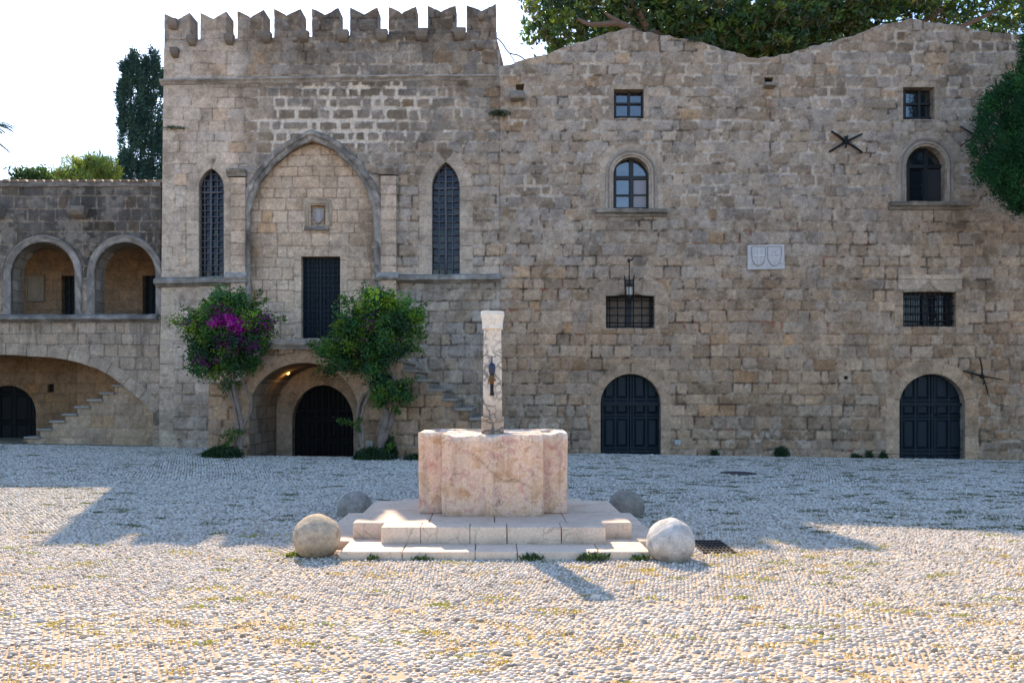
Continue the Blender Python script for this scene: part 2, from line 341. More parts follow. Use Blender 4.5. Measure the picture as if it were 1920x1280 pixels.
        for k in range(nst):
            mp = np.full(len(VV)+0, -1); mp = np.full(used.sum(), -1); mp[ub] = len(VV)+np.arange(len(ub)); nv = VV[ub].copy(); nv[:, 1] = Y+thick*(k+1)/nst
            yy = nv[:, 1]-Y; cr_ = np.where(hor, nv[:, 0], nv[:, 2]); sid_, dh_, dv_ = layout(yy*1.0+hsh(np.array([int(abs(Y)*100)]))[0], cr_); dj = np.minimum(dh_, dv_)
            jn = sm(.004, .02, dj+.012*(vn(yy*18, cr_*18, 5)-.5)); nv[:, 0] += np.where(hor, 0, 1)*.008*(jn-.5)*0
            cc_ = np.array((.30, .262, .215))*(.72+.5*hsh(sid_, 2))[:, None]*(.75+.5*fbm(yy*5, cr_*5, 12))[:, None]*(.5+.5*jn)[:, None]*np.array(tone)
            VV = np.concatenate([VV, nv]); C = np.concatenate([C, C[ub]*(.4 if k == 0 else 0)+cc_*(.6 if k == 0 else 1)])
            Fe = np.stack([prev[E[:, 0]], prev[E[:, 1]], mp[E[:, 1]], mp[E[:, 0]]], 1); faces.append(Fe); smo.append(np.zeros(len(Fe), bool)); prev = mp
    return obj(name, mesh_np(name, VV, faces, C, np.concatenate(smo)), mat or M_STONE, parent)

def resample(path, step):
    out = [path[0]]
    for a, b in zip(path[:-1], path[1:]):
        L = math.dist(a, b); n = max(1, int(L/step))
        for i in range(1, n+1): out.append((a[0]+(b[0]-a[0])*i/n, a[1]+(b[1]-a[1])*i/n))
    return out
def sweep(name, parent, path, prof, Y=WY, col=(.30, .27, .235), blk=.5, step=.06, wob=.008, px=True, mat=None, lich=.5, seed=0):
    """Carved moulding: profile (offset to the left of the path, distance proud of the wall) swept along a path in the wall plane."""
    path = resample(PP(path, Y) if px else path, step); A = np.array(path); T = np.gradient(A, axis=0); T /= np.linalg.norm(T, axis=1)[:, None]+1e-9; N = np.stack([-T[:, 1], T[:, 0]], 1)
    s = np.concatenate([[0], np.cumsum(np.linalg.norm(np.diff(A, axis=0), axis=1))]); m = len(prof); Vs = []; Cs = []
    b = np.floor(s/blk).astype(int)+seed*50; hb = hsh(b, 8)
    for k, (o, p) in enumerate(prof):
        w = wob*(vn(s*3+k*1.7, s*0+seed, 33)-.5)*2+wob*.8*(vn(s*14, s*0+k+seed, 34)-.5)*2+.004*(hb-.5)
        q = A+N*(o+w*(0 if p <= 0 else 1))[:, None]; Vs.append(np.stack([q[:, 0], Y-p-w*(0 if p <= 0 else 1), q[:, 1]], 1))
        n = fbm(q[:, 0]*3, q[:, 1]*3+k*.4, 41+seed); Cs.append(np.array(col)*(.82+.3*hb)[:, None]*(.7+.6*n)[:, None]*(1-lich*.6*sm(.48, .62, fbm(q[:, 0]*5, q[:, 1]*5+k*.5, 43)))[:, None]*(1+lich*.5*sm(.56, .66, fbm(q[:, 0]*7+9, q[:, 1]*7+k*.5, 44)))[:, None])
    V = np.stack(Vs, 1).reshape(-1, 3); C = np.stack(Cs, 1).reshape(-1, 3); n = len(A)
    i, k = np.meshgrid(np.arange(n-1), np.arange(m-1), indexing='ij'); i = i.ravel(); k = k.ravel()
    Fq = np.stack([i*m+k, (i+1)*m+k, (i+1)*m+k+1, i*m+k+1], 1); caps = np.array([list(range(m)), [(n-1)*m+j for j in range(m-1, -1, -1)]])
    return obj(name, mesh_np(name, V, [Fq, caps], C, False), mat or M_TRIM, parent)

def relief(name, parent, outer, hf, mat, Y, res=.014, thick=.08, px=True, colf=None):
    """Panelled door leaf or carved slab: outline cut from a fine grid whose depth follows hf(x, z, bbox)."""
    outer = PP(outer, Y) if px else outer; O = np.array(outer); x0, z0 = O.min(0); x1, z1 = O.max(0)
    nx = int((x1-x0)/res)+1; nz = int((z1-z0)/res)+1; gx = np.linspace(x0, x1, nx+1); gz = np.linspace(z0, z1, nz+1)
    cx, cz = np.meshgrid((gx[1:]+gx[:-1])/2, (gz[1:]+gz[:-1])/2); keep = inside(outer, cx, cz); X, Z = np.meshgrid(gx, gz)
    pad = np.zeros((nz+2, nx+2), bool); pad[1:-1, 1:-1] = keep; q = np.stack([pad[:-1, :-1], pad[:-1, 1:], pad[1:, :-1], pad[1:, 1:]]).sum(0); used = q > 0; isb = (q > 0) & (q < 4)
    d, a, qx, qz = nearpath(outer, X[isb], Z[isb], True); X[isb] = qx; Z[isb] = qz
    U, V = X[used], Z[used]; H = hf(U, V, (x0, z0, x1, z1)); H = np.where(isb[used], np.minimum(H, 0), H)
    vid = np.full((nz+1, nx+1), -1, np.int64); vid[used] = np.arange(used.sum()); kk = np.argwhere(keep); iz, ix = kk[:, 0], kk[:, 1]
    Fq = np.stack([vid[iz, ix], vid[iz, ix+1], vid[iz+1, ix+1], vid[iz+1, ix]], 1)
    VV = np.stack([U, Y-H, V], 1); nb = np.flatnonzero(isb[used]); C = np.full((len(VV), 3), .5) if colf is None else colf(U, V, H, (x0, z0, x1, z1))
    # rim by a second, offset outline
    n = len(outer); back = np.array([(p[0], Y+thick, p[1]) for p in outer]); fr = np.array([(p[0], Y, p[1]) for p in outer]); b0 = len(VV); VV = np.concatenate([VV, fr, back]); C = np.concatenate([C, np.full((2*n, 3), C.mean())])
    Fe = np.array([[b0+i, b0+(i+1) % n, b0+n+(i+1) % n, b0+n+i] for i in range(n)])
    return obj(name, mesh_np(name, VV, [Fq, Fe], C, np.concatenate([np.zeros(len(Fq), bool), np.zeros(n, bool)])), mat, parent)
def panels(xs, zs, sw=.035, depth=.028):
    """raised-and-fielded panels between stiles at fractions xs and rails at fractions zs"""
    def hf(U, V, bb):
        x0, z0, x1, z1 = bb; dx = np.full(U.shape, 9.); dz = np.full(U.shape, 9.)
        for f in xs: dx = np.minimum(dx, np.abs(U-(x0+f*(x1-x0))))
        for f in zs: dz = np.minimum(dz, np.abs(V-(z0+f*(z1-z0))))
        d = np.minimum(dx, dz)-sw; h = np.where(d < 0, 0, -depth+depth*1.1*sm(.012, .06, d)); mid = np.abs(U-(x0+x1)/2) < .03
        return np.where(mid, .018, h)
    return hf
def rbox(c, s, r=.03, res=.05, amp=.006, nf=6, seed=0, taper=0):
    """rounded, slightly worn stone block: returns verts, faces"""
    h = np.array(s)/2; V = []; Fs = []; base = 0
    for ax in range(3):
        u, v = [k for k in range(3) if k != ax]; nu = max(2, int(s[u]/res)); nv = max(2, int(s[v]/res))
        cu = np.unique(np.concatenate([np.linspace(-h[u], h[u], nu+1), [-h[u]+r*.5, h[u]-r*.5, -h[u]+r, h[u]-r]])); cv = np.unique(np.concatenate([np.linspace(-h[v], h[v], nv+1), [-h[v]+r*.5, h[v]-r*.5, -h[v]+r, h[v]-r]]))
        for sg in (-1, 1):
            A, B = np.meshgrid(cu, cv); p = np.zeros((A.size, 3)); p[:, u] = A.ravel(); p[:, v] = B.ravel(); p[:, ax] = sg*h[ax]
            inn = np.clip(p, -(h-r), h-r); d = p-inn; L = np.linalg.norm(d, axis=1)[:, None]; nrm = d/np.maximum(L, 1e-9); q = inn+r*nrm
            w = q+np.array(c); n = (fbm(w[:, 0]*nf+w[:, 1]*nf*.6, w[:, 2]*nf+w[:, 1]*nf*.8, seed, 4)-.5)*2
            q = q+nrm*(n*amp)[:, None]; q[:, :2] *= (1+taper*(q[:, 2:]/h[2]))
            V.append(q+np.array(c)); a, b = len(cu), len(cv)
            for j in range(b-1):
                for i in range(a-1):
                    f = (base+j*a+i, base+j*a+i+1, base+(j+1)*a+i+1, base+(j+1)*a+i); Fs.append(f if (sg > 0) == (ax != 1) else f[::-1])
            base += A.size
    return np.concatenate(V), Fs

# ================================================================ GROUND
PLH = [(-2.06, 8.15, 1.58, 10.2), (-1.70, 7.74, 1.335, 8.2)]
def gz(x, y):
    x = np.asarray(x, float); y = np.asarray(y, float)
    z = -.0153*np.clip(x, -25, 25)*sm(10.5, 20, y)*sm(60, 35, np.abs(y))+.012*(vn(x*.5, y*.5, 5)-.5)*sm(40, 25, np.abs(y))
    dip = sm(-6.35, -6.2, x)*sm(-3.5, -3.65, x)*sm(18.9, 19.0, y)*sm(22, 21.5, y); return z-.19*dip
gx = np.concatenate([[-900, -300, -100, -50, -30], np.arange(-20, 18.01, .15), [28, 50, 100, 300, 900]]); gy = np.concatenate([[-900, -300, -100, -40, -15, -5, 0], np.arange(2, 26.01, .15), [35, 60, 150, 400, 1500]])
X, Yg = np.meshgrid(gx, gy); nX, nY = len(gx), len(gy); Vg = np.stack([X.ravel(), Yg.ravel(), gz(X, Yg).ravel()], 1)
i, j = np.meshgrid(np.arange(nX-1), np.arange(nY-1)); i = i.ravel(); j = j.ravel(); Fg = np.stack([j*nX+i, j*nX+i+1, (j+1)*nX+i+1, (j+1)*nX+i], 1)
m, t, b = new_mat('sandy_bed'); pos = nd(t, 'ShaderNodeNewGeometry').outputs['Position']
c = ramp(t, noise(t, 1.3, 5, .65, pos), [(.3, (.40, .32, .23)), (.5, (.44, .335, .225)), (.7, (.42, .28, .165))]); c = mixc(t, 'MULTIPLY', 1, c, ramp(t, noise(t, 60, 4, .7, pos), [(.3, g1(.65)), (.7, g1(1.25))]))
sx = nd(t, 'ShaderNodeSeparateXYZ'); t.links.new(pos, sx.inputs[0]); mr = nd(t, 'ShaderNodeMapRange'); mr.inputs['From Min'].default_value = 8.5; mr.inputs['From Max'].default_value = 12; t.links.new(sx.outputs['Y'], mr.inputs['Value']); ms = nd(t, 'ShaderNodeMath', operation='MULTIPLY'); t.links.new(mr.outputs[0], ms.inputs[0]); t.links.new(ramp(t, noise(t, 2.2, 5, .7, pos), [(.35, g1(.35)), (.6, g1(1))]), ms.inputs[1]); c = mixc(t, 'MIX', ms.outputs[0], c, (.12, .12, .075)); c = mixc(t, 'MIX', ramp(t, noise(t, 5, 4, .6, pos), [(.60, g1(0)), (.72, g1(.7))]), c, (.12, .135, .035)); t.links.new(c, b.inputs['Base Color']); b.inputs['Roughness'].default_value = .95  # bed darkened in patches beyond the shadow edge; shade put into the colour
bp = nd(t, 'ShaderNodeBump'); bp.inputs['Strength'].default_value = .5; bp.inputs['Distance'].default_value = .01; t.links.new(noise(t, 90, 3, .7, pos), bp.inputs['Height']); t.links.new(bp.outputs[0], b.inputs['Normal'])
M_BED = m
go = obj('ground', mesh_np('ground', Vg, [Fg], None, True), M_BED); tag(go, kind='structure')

# pebble paving: single pebbles bedded on edge in rows, direction changing from panel to panel
def pebble_points():
    pts = []
    def fill(xa, xb, ya, yb, ang, sx, sy, seed, arc=0):
        r = np.random.default_rng(seed); c, s_ = math.cos(ang), math.sin(ang); D = math.hypot(xb-xa, yb-ya)/2+.5; mx, my = (xa+xb)/2, (ya+yb)/2
        u = np.arange(-D, D, sx); v = np.arange(-D, D, sy); U, V = np.meshgrid(u, v); U = U+(np.arange(len(v)) % 2)[:, None]*sx*.5
        U = U+r.normal(0, sx*.13, U.shape); V = V+r.normal(0, sy*.085, V.shape)+arc*np.sin(U*1.6)+.03*(vn(U*1.2, V*1.2, seed)-.5)
        x = mx+c*U-s_*V; y = my+s_*U+c*V; lim = np.maximum(2.2, np.abs(y)*.80+1.2); k = (x > xa) & (x < xb) & (y > ya) & (y < yb) & (np.abs(x) < lim)
        n = k.sum(); a = ang+r.normal(0, .22, n)+arc*1.6*np.cos(U[k]*1.6); pts.append(np.stack([x[k], y[k], a, np.full(n, sx), np.full(n, sy)], 1))
    fill(-6, 6, 3.3, 6.05, R(4), .038, .041, 1, .07)
    fill(-7, 8, 6.05, 6.12, 0, .038, .034, 2)
    fill(-9, -.6, 6.12, 9.4, R(-24), .035, .036, 3, .06); fill(-.6, 9, 6.12, 9.4, R(14), .036, .036, 4, .08)
    fill(-12.5, -2.2, 9.4, 14.2, R(10), .046, .044, 5, .05); fill(-2.2, 13, 9.4, 14.2, R(-12), .046, .044, 6, .07)
    fill(-18.5, -3.0, 14.2, 21.15, R(-8), .060, .054, 7, .05); fill(-3.0, 17, 14.2, 21.1, R(8), .060, .054, 8, .06)
    p = np.concatenate(pts); x, y = p[:, 0], p[:, 1]; k = np.ones(len(p), bool)
    for (a, b_, c_, d) in PLH: k &= ~((x > a) & (x < c_) & (y > b_) & (y < d))
    k &= ~((x > 1.92) & (x < 2.27) & (y > 8.02) & (y < 8.66)); k &= np.hypot(x-4.57, y-16.1) > .36
    k &= ~((x > -7.6) & (x < .36) & (y > 18.78) & ~((x > -6.3) & (x < -3.6)))
    r = np.random.default_rng(4); k &= r.random(len(p)) > .03+.20*sm(.58, .72, fbm(x*1.6, y*4, 77)); return p[k]
pp = pebble_points(); n = len(pp); r = np.random.default_rng(9)
co = np.stack([pp[:, 0], pp[:, 1], gz(pp[:, 0], pp[:, 1])-.002+r.normal(0, .003, n)], 1).astype(np.float32)
near = sm(7.2, 5.6, pp[:, 1]); k = r.lognormal(0, .18, n); cres = sm(.52, .62, fbm(pp[:, 0]*1.3+5, pp[:, 1]*1.3, 66))
far_ = sm(8.8, 10, pp[:, 1]); lng = pp[:, 3]*(.44-.02*near-.045*far_)*k*(1+.45*cres*near); thn = pp[:, 4]*(.34+.01*near-.03*far_)*r.lognormal(0, .16, n)
sc = np.stack([lng, thn, (.0145-.001*near)*k*r.uniform(.7, 1.35, n)], 1).astype(np.float32)
ro = np.stack([r.normal(0, .16, n), r.normal(0, .16, n), pp[:, 2]], 1).astype(np.float32)
me = bpy.data.meshes.new('pebble_paving'); me.vertices.add(n); me.vertices.foreach_set('co', co.ravel())
a = me.attributes.new('psc', 'FLOAT_VECTOR', 'POINT'); a.data.foreach_set('vector', sc.ravel()); a = me.attributes.new('prot', 'FLOAT_VECTOR', 'POINT'); a.data.foreach_set('vector', ro.ravel()); me.update()
m, t, b = new_mat('sea_pebble'); oi = nd(t, 'ShaderNodeObjectInfo').outputs['Random']; pos = nd(t, 'ShaderNodeNewGeometry').outputs['Position']
c = ramp(t, oi, [(0, (.27, .23, .185)), (.13, (.44, .385, .315)), (.32, (.58, .51, .425)), (.6, (.66, .59, .495)), (.85, (.74, .675, .585)), (1, (.50, .39, .27))]); c = mixc(t, 'MULTIPLY', 1, c, ramp(t, noise(t, 3.0, 4, .6, pos), [(.3, g1(.86)), (.7, g1(1.06))]))
c = mixc(t, 'MULTIPLY', 1, c, ramp(t, noise(t, 120, 3, .6, pos), [(.3, g1(.86)), (.7, g1(1.08))])); t.links.new(c, b.inputs['Base Color']); b.inputs['Roughness'].default_value = .5; b.inputs['Specular IOR Level'].default_value = .35
M_PEB = m; peb = obj('pebble_paving', me, M_PEB)
tag(peb, 'pale rounded pebbles set on edge in rows across the square', 'paving', kind='stuff')
ng = bpy.data.node_groups.new('pebbles', 'GeometryNodeTree'); ng.interface.new_socket('Geometry', in_out='INPUT', socket_type='NodeSocketGeometry'); ng.interface.new_socket('Geometry', in_out='OUTPUT', socket_type='NodeSocketGeometry')
gi = ng.nodes.new('NodeGroupInput'); gout = ng.nodes.new('NodeGroupOutput'); ico = ng.nodes.new('GeometryNodeMeshIcoSphere'); ico.inputs['Radius'].default_value = 1; ico.inputs['Subdivisions'].default_value = 2
ss = ng.nodes.new('GeometryNodeSetShadeSmooth'); smn = ng.nodes.new('GeometryNodeSetMaterial'); smn.inputs['Material'].default_value = M_PEB; iop = ng.nodes.new('GeometryNodeInstanceOnPoints')
n1 = ng.nodes.new('GeometryNodeInputNamedAttribute'); n1.data_type = 'FLOAT_VECTOR'; n1.inputs[0].default_value = 'psc'; n2 = ng.nodes.new('GeometryNodeInputNamedAttribute'); n2.data_type = 'FLOAT_VECTOR'; n2.inputs[0].default_value = 'prot'
L = ng.links.new; L(gi.outputs[0], iop.inputs['Points']); L(ico.outputs[0], ss.inputs[0]); L(ss.outputs[0], smn.inputs[0]); L(smn.outputs[0], iop.inputs['Instance'])
L(n1.outputs[0], iop.inputs['Scale']); L(n2.outputs[0], iop.inputs['Rotation']); L(iop.outputs[0], gout.inputs[0])
md = peb.modifiers.new('pebbles', 'NODES'); md.node_group = ng

# ================================================================ CRENELLATED HALL
TW = thing('crenellated_hall', 'tall crenellated stone hall with two lancet windows and a pointed blind arch', 'building', (-4.5, WY, 0))
panel_hole = [(461, 648), (461, 412), (468, 375), (479, 351), (506, 313), (540, 285), (565, 272), (585, 264), (607, 272), (630, 283), (671, 320), (695, 357), (709, 392), (711, 412), (711, 648)]
lanL = arch(373, 420, 521, 352, 316, 'pointed'); lanR = arch(810, 862, 516, 352, 304, 'pointed')
d0 = arch(548, 663, 880, 792, 722, 'round')
def topline(x): return 76-(x-308)*(15.5/623)
tw_out = [(298, 880), (299.5, 700), (303, 530), (305, 300), (308, topline(308)), (931.5, topline(931.5)), (934, 125), (937, 160), (937, 880)]
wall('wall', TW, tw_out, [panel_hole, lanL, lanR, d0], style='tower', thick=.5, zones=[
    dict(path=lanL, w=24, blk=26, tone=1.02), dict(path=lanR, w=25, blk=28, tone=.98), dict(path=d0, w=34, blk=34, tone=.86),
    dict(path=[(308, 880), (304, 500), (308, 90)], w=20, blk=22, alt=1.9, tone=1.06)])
MER = [(308.5, 26, 333.7, 37, 356, 24.4), (375.7, 24, 400.4, 36, 424.8, 21.8), (445.3, 20.7, 470, 33, 495.2, 19), (514.3, 17.3, 538.2, 30, 564.3, 17.2), (585, 16.5, 609.4, 28.7, 635, 15.4),
       (656.4, 14.6, 683, 27.3, 707.7, 14), (729, 12.8, 753.6, 25.2, 780.2, 12), (802, 10.6, 827, 23.4, 854.3, 10), (875, 9.8, 903, 22, 930, 7.4)]
for a, ya, m_, ym, b_, yb in MER:
    ol = [(a, topline(a)-.2), (a, ya), (m_, ym), (b_, yb), (b_, topline(b_)-.2)]; rough_ol = [ol[0]]
    for (p0, p1) in zip(ol[:-1], ol[1:]):
        n_ = max(1, int(math.dist(p0, p1)/5)); rough_ol += [(p0[0]+(p1[0]-p0[0])*q/n_+rnd.uniform(-.3, .3), p0[1]+(p1[1]-p0[1])*q/n_+rnd.uniform(-.3, .3)) for q in range(1, n_)]+[(p1[0], p1[1]+(rnd.uniform(0, .6) if p1 in ol[1:4] else 0))]
    wall('merlon', TW, rough_ol, style='tower', thick=.55, tone=(.88, .87, .86))
def corbel(x0, x1, y0, y1, Yf=WY, d=.22, par=TW, tone=.8):
    xa, za = P(x0, y1, Yf); xb, zb = P(x1, y0, Yf); mb = MB(); w = xb-xa; h = zb-za
    prof = [(0, 0), (d*.22, 0), (d*.55, h*.08), (d*.82, h*.25), (d*.97, h*.5), (d, h*.62), (d, h*.9), (d*.93, h), (0, h)]; V = []
    for x in (xa, xa+w*.12, xb-w*.12, xb):
        k = .9 if x in (xa, xb) else 1
        for (p, z) in prof: V.append(((xa+xb)/2+(x-(xa+xb)/2)*(.62+.38*min(1, (z/h)*1.8)**.5), Yf+.02-p*k+rnd.uniform(-.008, .008), za+z))
    n = len(prof); Fs = [(i*n+q, i*n+(q+1) % n, (i+1)*n+(q+1) % n, (i+1)*n+q) for i in range(3) for q in range(n)]+[tuple(range(n-1, -1, -1)), tuple(3*n+q for q in range(n))]
    k = rnd.uniform(.85, 1.1)*tone; mb.add(V, Fs, (.25*k, .222*k, .195*k)); return mb.build('corbel', M_TRIM, par)
for q in [(354, 371, 71, 88), (424, 441, 68, 86), (490, 511, 65, 83), (562, 581, 63, 81), (633, 655, 61, 81), (706, 728, 60, 80), (780, 803, 58, 78), (852, 874, 57, 77), (323, 338, 94, 110), (319, 336, 40, 57), (893, 908, 82, 96), (896, 908, 29, 42)]: corbel(*q)
MP = lambda h, p: [(0, -.02), (0, p*.3), (h*.2, p*.6), (h*.3, p), (h*.74, p), (h, p*.35), (h, -.02)]
sweep('string_course', TW, [(302, 161), (620, 155), (931, 151)], [(0, -.02), (.0, .03), (.05, .07), (.09, .13), (.125, .13), (.15, .04), (.15, -.02)], col=(.33, .315, .295), seed=1)
sweep('ledge', TW, [(294, 539), (380, 537), (466, 536)], MP(.25, .2), col=(.27, .255, .23), seed=2); sweep('ledge', TW, [(704, 531), (820, 531), (939, 530)], MP(.23, .2), col=(.30, .285, .255), seed=3)
for a, b_, yt, sd_ in ((433, 460, 333, 3), (714, 743, 330, 4)):
    w_ = wall('pilaster', TW, [(a, 640), (a, yt), (b_, yt), (b_, 640)], Y=WY-.13, thick=.16, single=sd_, style='panel', tone=(1.1, 1.05, 1.02))
    sweep('capital', TW, [(a-4, yt), (b_+4, yt)], [(0, -.02), (0, .16), (.04, .17), (.08, .2), (.13, .25), (.17, .25), (.18, -.02)], col=(.27, .25, .225), step=.05, seed=sd_)
    sweep('pilaster_base', TW, [(a-7, 524), (b_+6, 524)], [(0, -.02), (0, .24), (.05, .25), (.09, .22), (.17, .16), (.18, -.02)], col=(.36, .345, .32), step=.05, seed=sd_+5)
arc = [(465, 640), (465, 520), (465, 430), (466, 405), (472, 372), (484, 345), (510, 309), (543, 281), (567, 267), (585.5, 259), (605, 267), (629, 279), (667, 315), (691, 352), (704, 390), (707, 430), (707, 560), (707, 640)]
sweep('pointed_arch', TW, arc, [(-.05, -.03), (-.07, .04), (-.05, .07), (.05, .075), (.07, .12), (.17, .12), (.20, .09), (.21, .03), (.21, -.02)], col=(.285, .265, .24), blk=.42, step=.05, seed=6, lich=.8, wob=.012)
dr = [(565, 634), (565, 481), (638, 481), (638, 634)]; nich = [(582, 424), (582, 385), (611, 385), (611, 424)]
YP = WY+.2
wall('panel_wall', TW, [(450, 660), (450, 400), (480, 330), (540, 270), (585, 250), (630, 268), (690, 330), (722, 400), (722, 660)], [dr, nich], Y=YP, thick=.3, style='panel', zones=[dict(path=dr, w=13, blk=30, tone=1.08), dict(path=nich, w=12, blk=30, tone=1.12)], tone=(1.10, 1.04, .98))
g = relief('door', TW, [(563, 640), (563, 479), (640, 479), (640, 640)], panels([0, .08, .2, .31, .42, .5, .58, .69, .8, .92, 1], [i_/17 for i_ in range(18)], .018, .03), M_DOOR, YP+.17)
mb = MB()
for q in (594, 608):
    mb = MB(); x_, z_ = P(q, 562, YP+.12); mb.lathe([(.0, -.035), (.02, -.03), (.03, -.01), (.018, 0)], (x_, YP+.15, z_), 8, axis='y'); mb.build('door_ring', M_IRON, g)
wall('niche_back', TW, [(578, 430), (578, 380), (615, 380), (615, 430)], Y=YP+.16, thick=.05, style='panel', res=.03, rim=False)
for (o1, dd) in ((0, .05), (5, .02)):
    sweep('niche_frame', TW, [(576-o1, 424), (576-o1, 379-o1), (617+o1, 379-o1), (617+o1, 424)], [(-.07, -.02), (-.07, .01), (-.04, dd), (.0, dd), (.0, -.02)], Y=YP, col=(.40, .33, .25), step=.04, wob=.003, lich=.1, seed=9)
sweep('niche_sill', TW, [(572, 434), (618, 434)], MP(.12, .12), Y=YP, col=(.30, .28, .26), step=.04, seed=8)
def shield(px0, px1, py0, py1):
    xc = (px0+px1)/2; return [(px0, py0), (px0+.02, py0+(py1-py0)*.5), (px0+(px1-px0)*.12, py0+(py1-py0)*.75), (px0+(px1-px0)*.3, py0+(py1-py0)*.91), (xc, py1), (px0+(px1-px0)*.7, py0+(py1-py0)*.91), (px0+(px1-px0)*.88, py0+(py1-py0)*.75), (px1, py0+(py1-py0)*.5), (px1, py0)]
m_, t_, b_ = new_mat('carved_pale_stone'); at_ = nd(t_, 'ShaderNodeAttribute', attribute_name='Col').outputs['Color']; t_.links.new(mixc(t_, 'MULTIPLY', 1, at_, ramp(t_, noise(t_, 22, 5, .65, nd(t_, 'ShaderNodeNewGeometry').outputs['Position']), [(.3, g1(.85)), (.7, g1(1.1))])), b_.inputs['Base Color']); b_.inputs['Roughness'].default_value = .85; M_PALE = m_
relief('niche_shield', TW, shield(587, 607, 391, 420), lambda U, V, bb: .05*sm(0, .12, np.minimum(U-bb[0], bb[2]-U)), M_PALE, YP+.10, .012, colf=lambda U, V, H, bb: np.full((len(U), 3), .34)*np.array((1, .97, .96)))

def lancet(hole, YW, nc, ch, par, lab):
    Yw = YW+.17; P0 = PP(hole, Yw); w = bpy.data.objects.new('window', None); COLL.objects.link(w); w.parent = par
    xs_ = np.array(P0); x0, z0 = xs_.min(0); x1, z1 = xs_.max(0); base = Vector(((x0+x1)/2, Yw, z0)); w.location = base-par.location
    def ext_z(x):
        ts = [];
        for i_ in range(len(P0)):
            a, b = P0[i_], P0[(i_+1) % len(P0)]
            if (a[0] > x) != (b[0] > x): ts.append(a[1]+(b[1]-a[1])*(x-a[0])/(b[0]-a[0]))
        return (min(ts), max(ts)) if len(ts) > 1 else None
    def ext_x(z):
        ts = []
        for i_ in range(len(P0)):
            a, b = P0[i_], P0[(i_+1) % len(P0)]
            if (a[1] > z) != (b[1] > z): ts.append(a[0]+(b[0]-a[0])*(z-a[1])/(b[1]-a[1]))
        return (min(ts), max(ts)) if len(ts) > 1 else None
    lat = MB(); pane = MB(); nr = max(3, round((z1-z0)/ch)); cw = (x1-x0)/nc; r_ = random.Random(lab)
    for i_ in range(1, nc):
        e = ext_z(x0+i_*cw)
        if e: th = .036 if i_ == nc//2 else .017; pts = [(x0+i_*cw+r_.uniform(-.008, .008), Yw-.03 if th > .02 else Yw-.02, e[0]+(e[1]-e[0])*k/6) for k in range(7)]; lat.tube(pts, th, 6)
    for j_ in range(1, nr):
        z = z0+j_*(z1-z0)/nr; e = ext_x(z)
        if e: th = .034 if j_ == int(nr*.8) else .016; lat.tube([(e[0]+(e[1]-e[0])*k/5, Yw-.015, z+r_.uniform(-.008, .008)) for k in range(6)], th, 6)
    for j_ in range(nr):
        for i_ in range(nc):
            xa, xb = x0+i_*cw, x0+(i_+1)*cw; za, zb = z0+j_*(z1-z0)/nr, z0+(j_+1)*(z1-z0)/nr; e = ext_x((za+zb)/2)
            if not e: continue
            xa, xb = max(xa, e[0]-.02), min(xb, e[1]+.02)
            if xb-xa < .02: continue
            tx, tz = r_.uniform(-.004, .004), r_.uniform(-.004, .004); pane.add([(xa, Yw+.03-tx-tz, za), (xb, Yw+.03+tx-tz, za), (xb, Yw+.03+tx+tz, zb), (xa, Yw+.03-tx+tz, zb)], [(0, 1, 2, 3)])
    lat.build('lattice', M_LATT, w, True); pane.build('pane', M_GLASS2, w)
    fr = MB(); n_ = len(P0); fr.tube([(a, Yw-.01, b) for a, b in P0]+[(P0[0][0], Yw-.01, P0[0][1])], .03, 6); fr.build('frame', M_LATT, w, True)
    bk = MB(); bk.box((x0-.1, Yw+.25, z0-.1), (x1+.1, Yw+.3, z1+.1)); bk.build('dark_interior', M_DOORK, w)
    return w
lancet(lanL, WY, 4, .165, TW, 3); lancet(lanR, WY, 4, .175, TW, 5)

# bridge with archway and stair in front of the hall's door
YB = 18.8
barch = arch(467, 672, 890, 772, 680, 'round')
steps_px = [(705, 640), (705, 657), (731, 657), (731, 675), (755, 675), (755, 693), (778, 693), (778, 711), (804, 711), (804, 729), (830, 729), (830, 747), (852, 747), (852, 765), (880, 765), (880, 783), (904, 783), (904, 802), (932, 802), (932, 820), (960, 820), (960, 840), (986, 840), (986, 890)]
br_out = [(391, 890), (392, 719), (425, 716), (452, 712), (466, 695), (484, 668), (497, 652), (500, 640)]+steps_px
wall('stair_bridge', TW, br_out, [barch], Y=YB, thick=WY-YB+.1, style='rough', zones=[dict(path=arch(467, 672, 800, 772, 680), w=20, blk=30, tone=.95)], tone=(.93, .90, .86))
sweep('landing_cornice', TW, [(497, 655), (704, 656)], [(0, -.02), (0, .08), (.06, .12), (.1, .16), (.2, .17), (.22, .12), (.22, -.02)], Y=YB, col=(.345, .30, .255), seed=12, lich=.15)
mb = MB()
for i_ in range(0, len(steps_px)-3, 2):
    (xa, ya), (xb, yb) = steps_px[i_+1], steps_px[i_+2]
    x0, z0 = P(xa, ya, YB); x1, _ = P(xb, yb, YB); V, Fs = rbox(((x0+x1)/2+.03, (YB-.06+WY)/2, z0-.03), (x1-x0+.08, WY-YB+.06, .07), .02, .12, .008, 5, i_); k = rnd.uniform(.85, 1.12); mb.add(V, Fs, (.275*k, .245*k, .205*k))
    (xt, yt_) = steps_px[i_]; _, zt_ = P(xt, yt_, YB)
    V, Fs = rbox((x0-.02, (YB+.08+WY)/2, (z0+zt_-.09)/2), (.1, WY-YB-.02, max(.06, zt_-z0-.07)), .015, .12, .006, 5, i_+1); mb.add(V, Fs, (.25*k, .23*k, .20*k))
mb.build('stair_treads', M_TRIM, TW, True)
relief('arched_door', TW, arch(546, 665, 884, 792, 720), panels([0, .12, .26, .40, .5, .6, .74, .88, 1], [0, .1, .34, .37, .58, .62, .7, 1], .03, .03), M_DOORK, WY+.25)
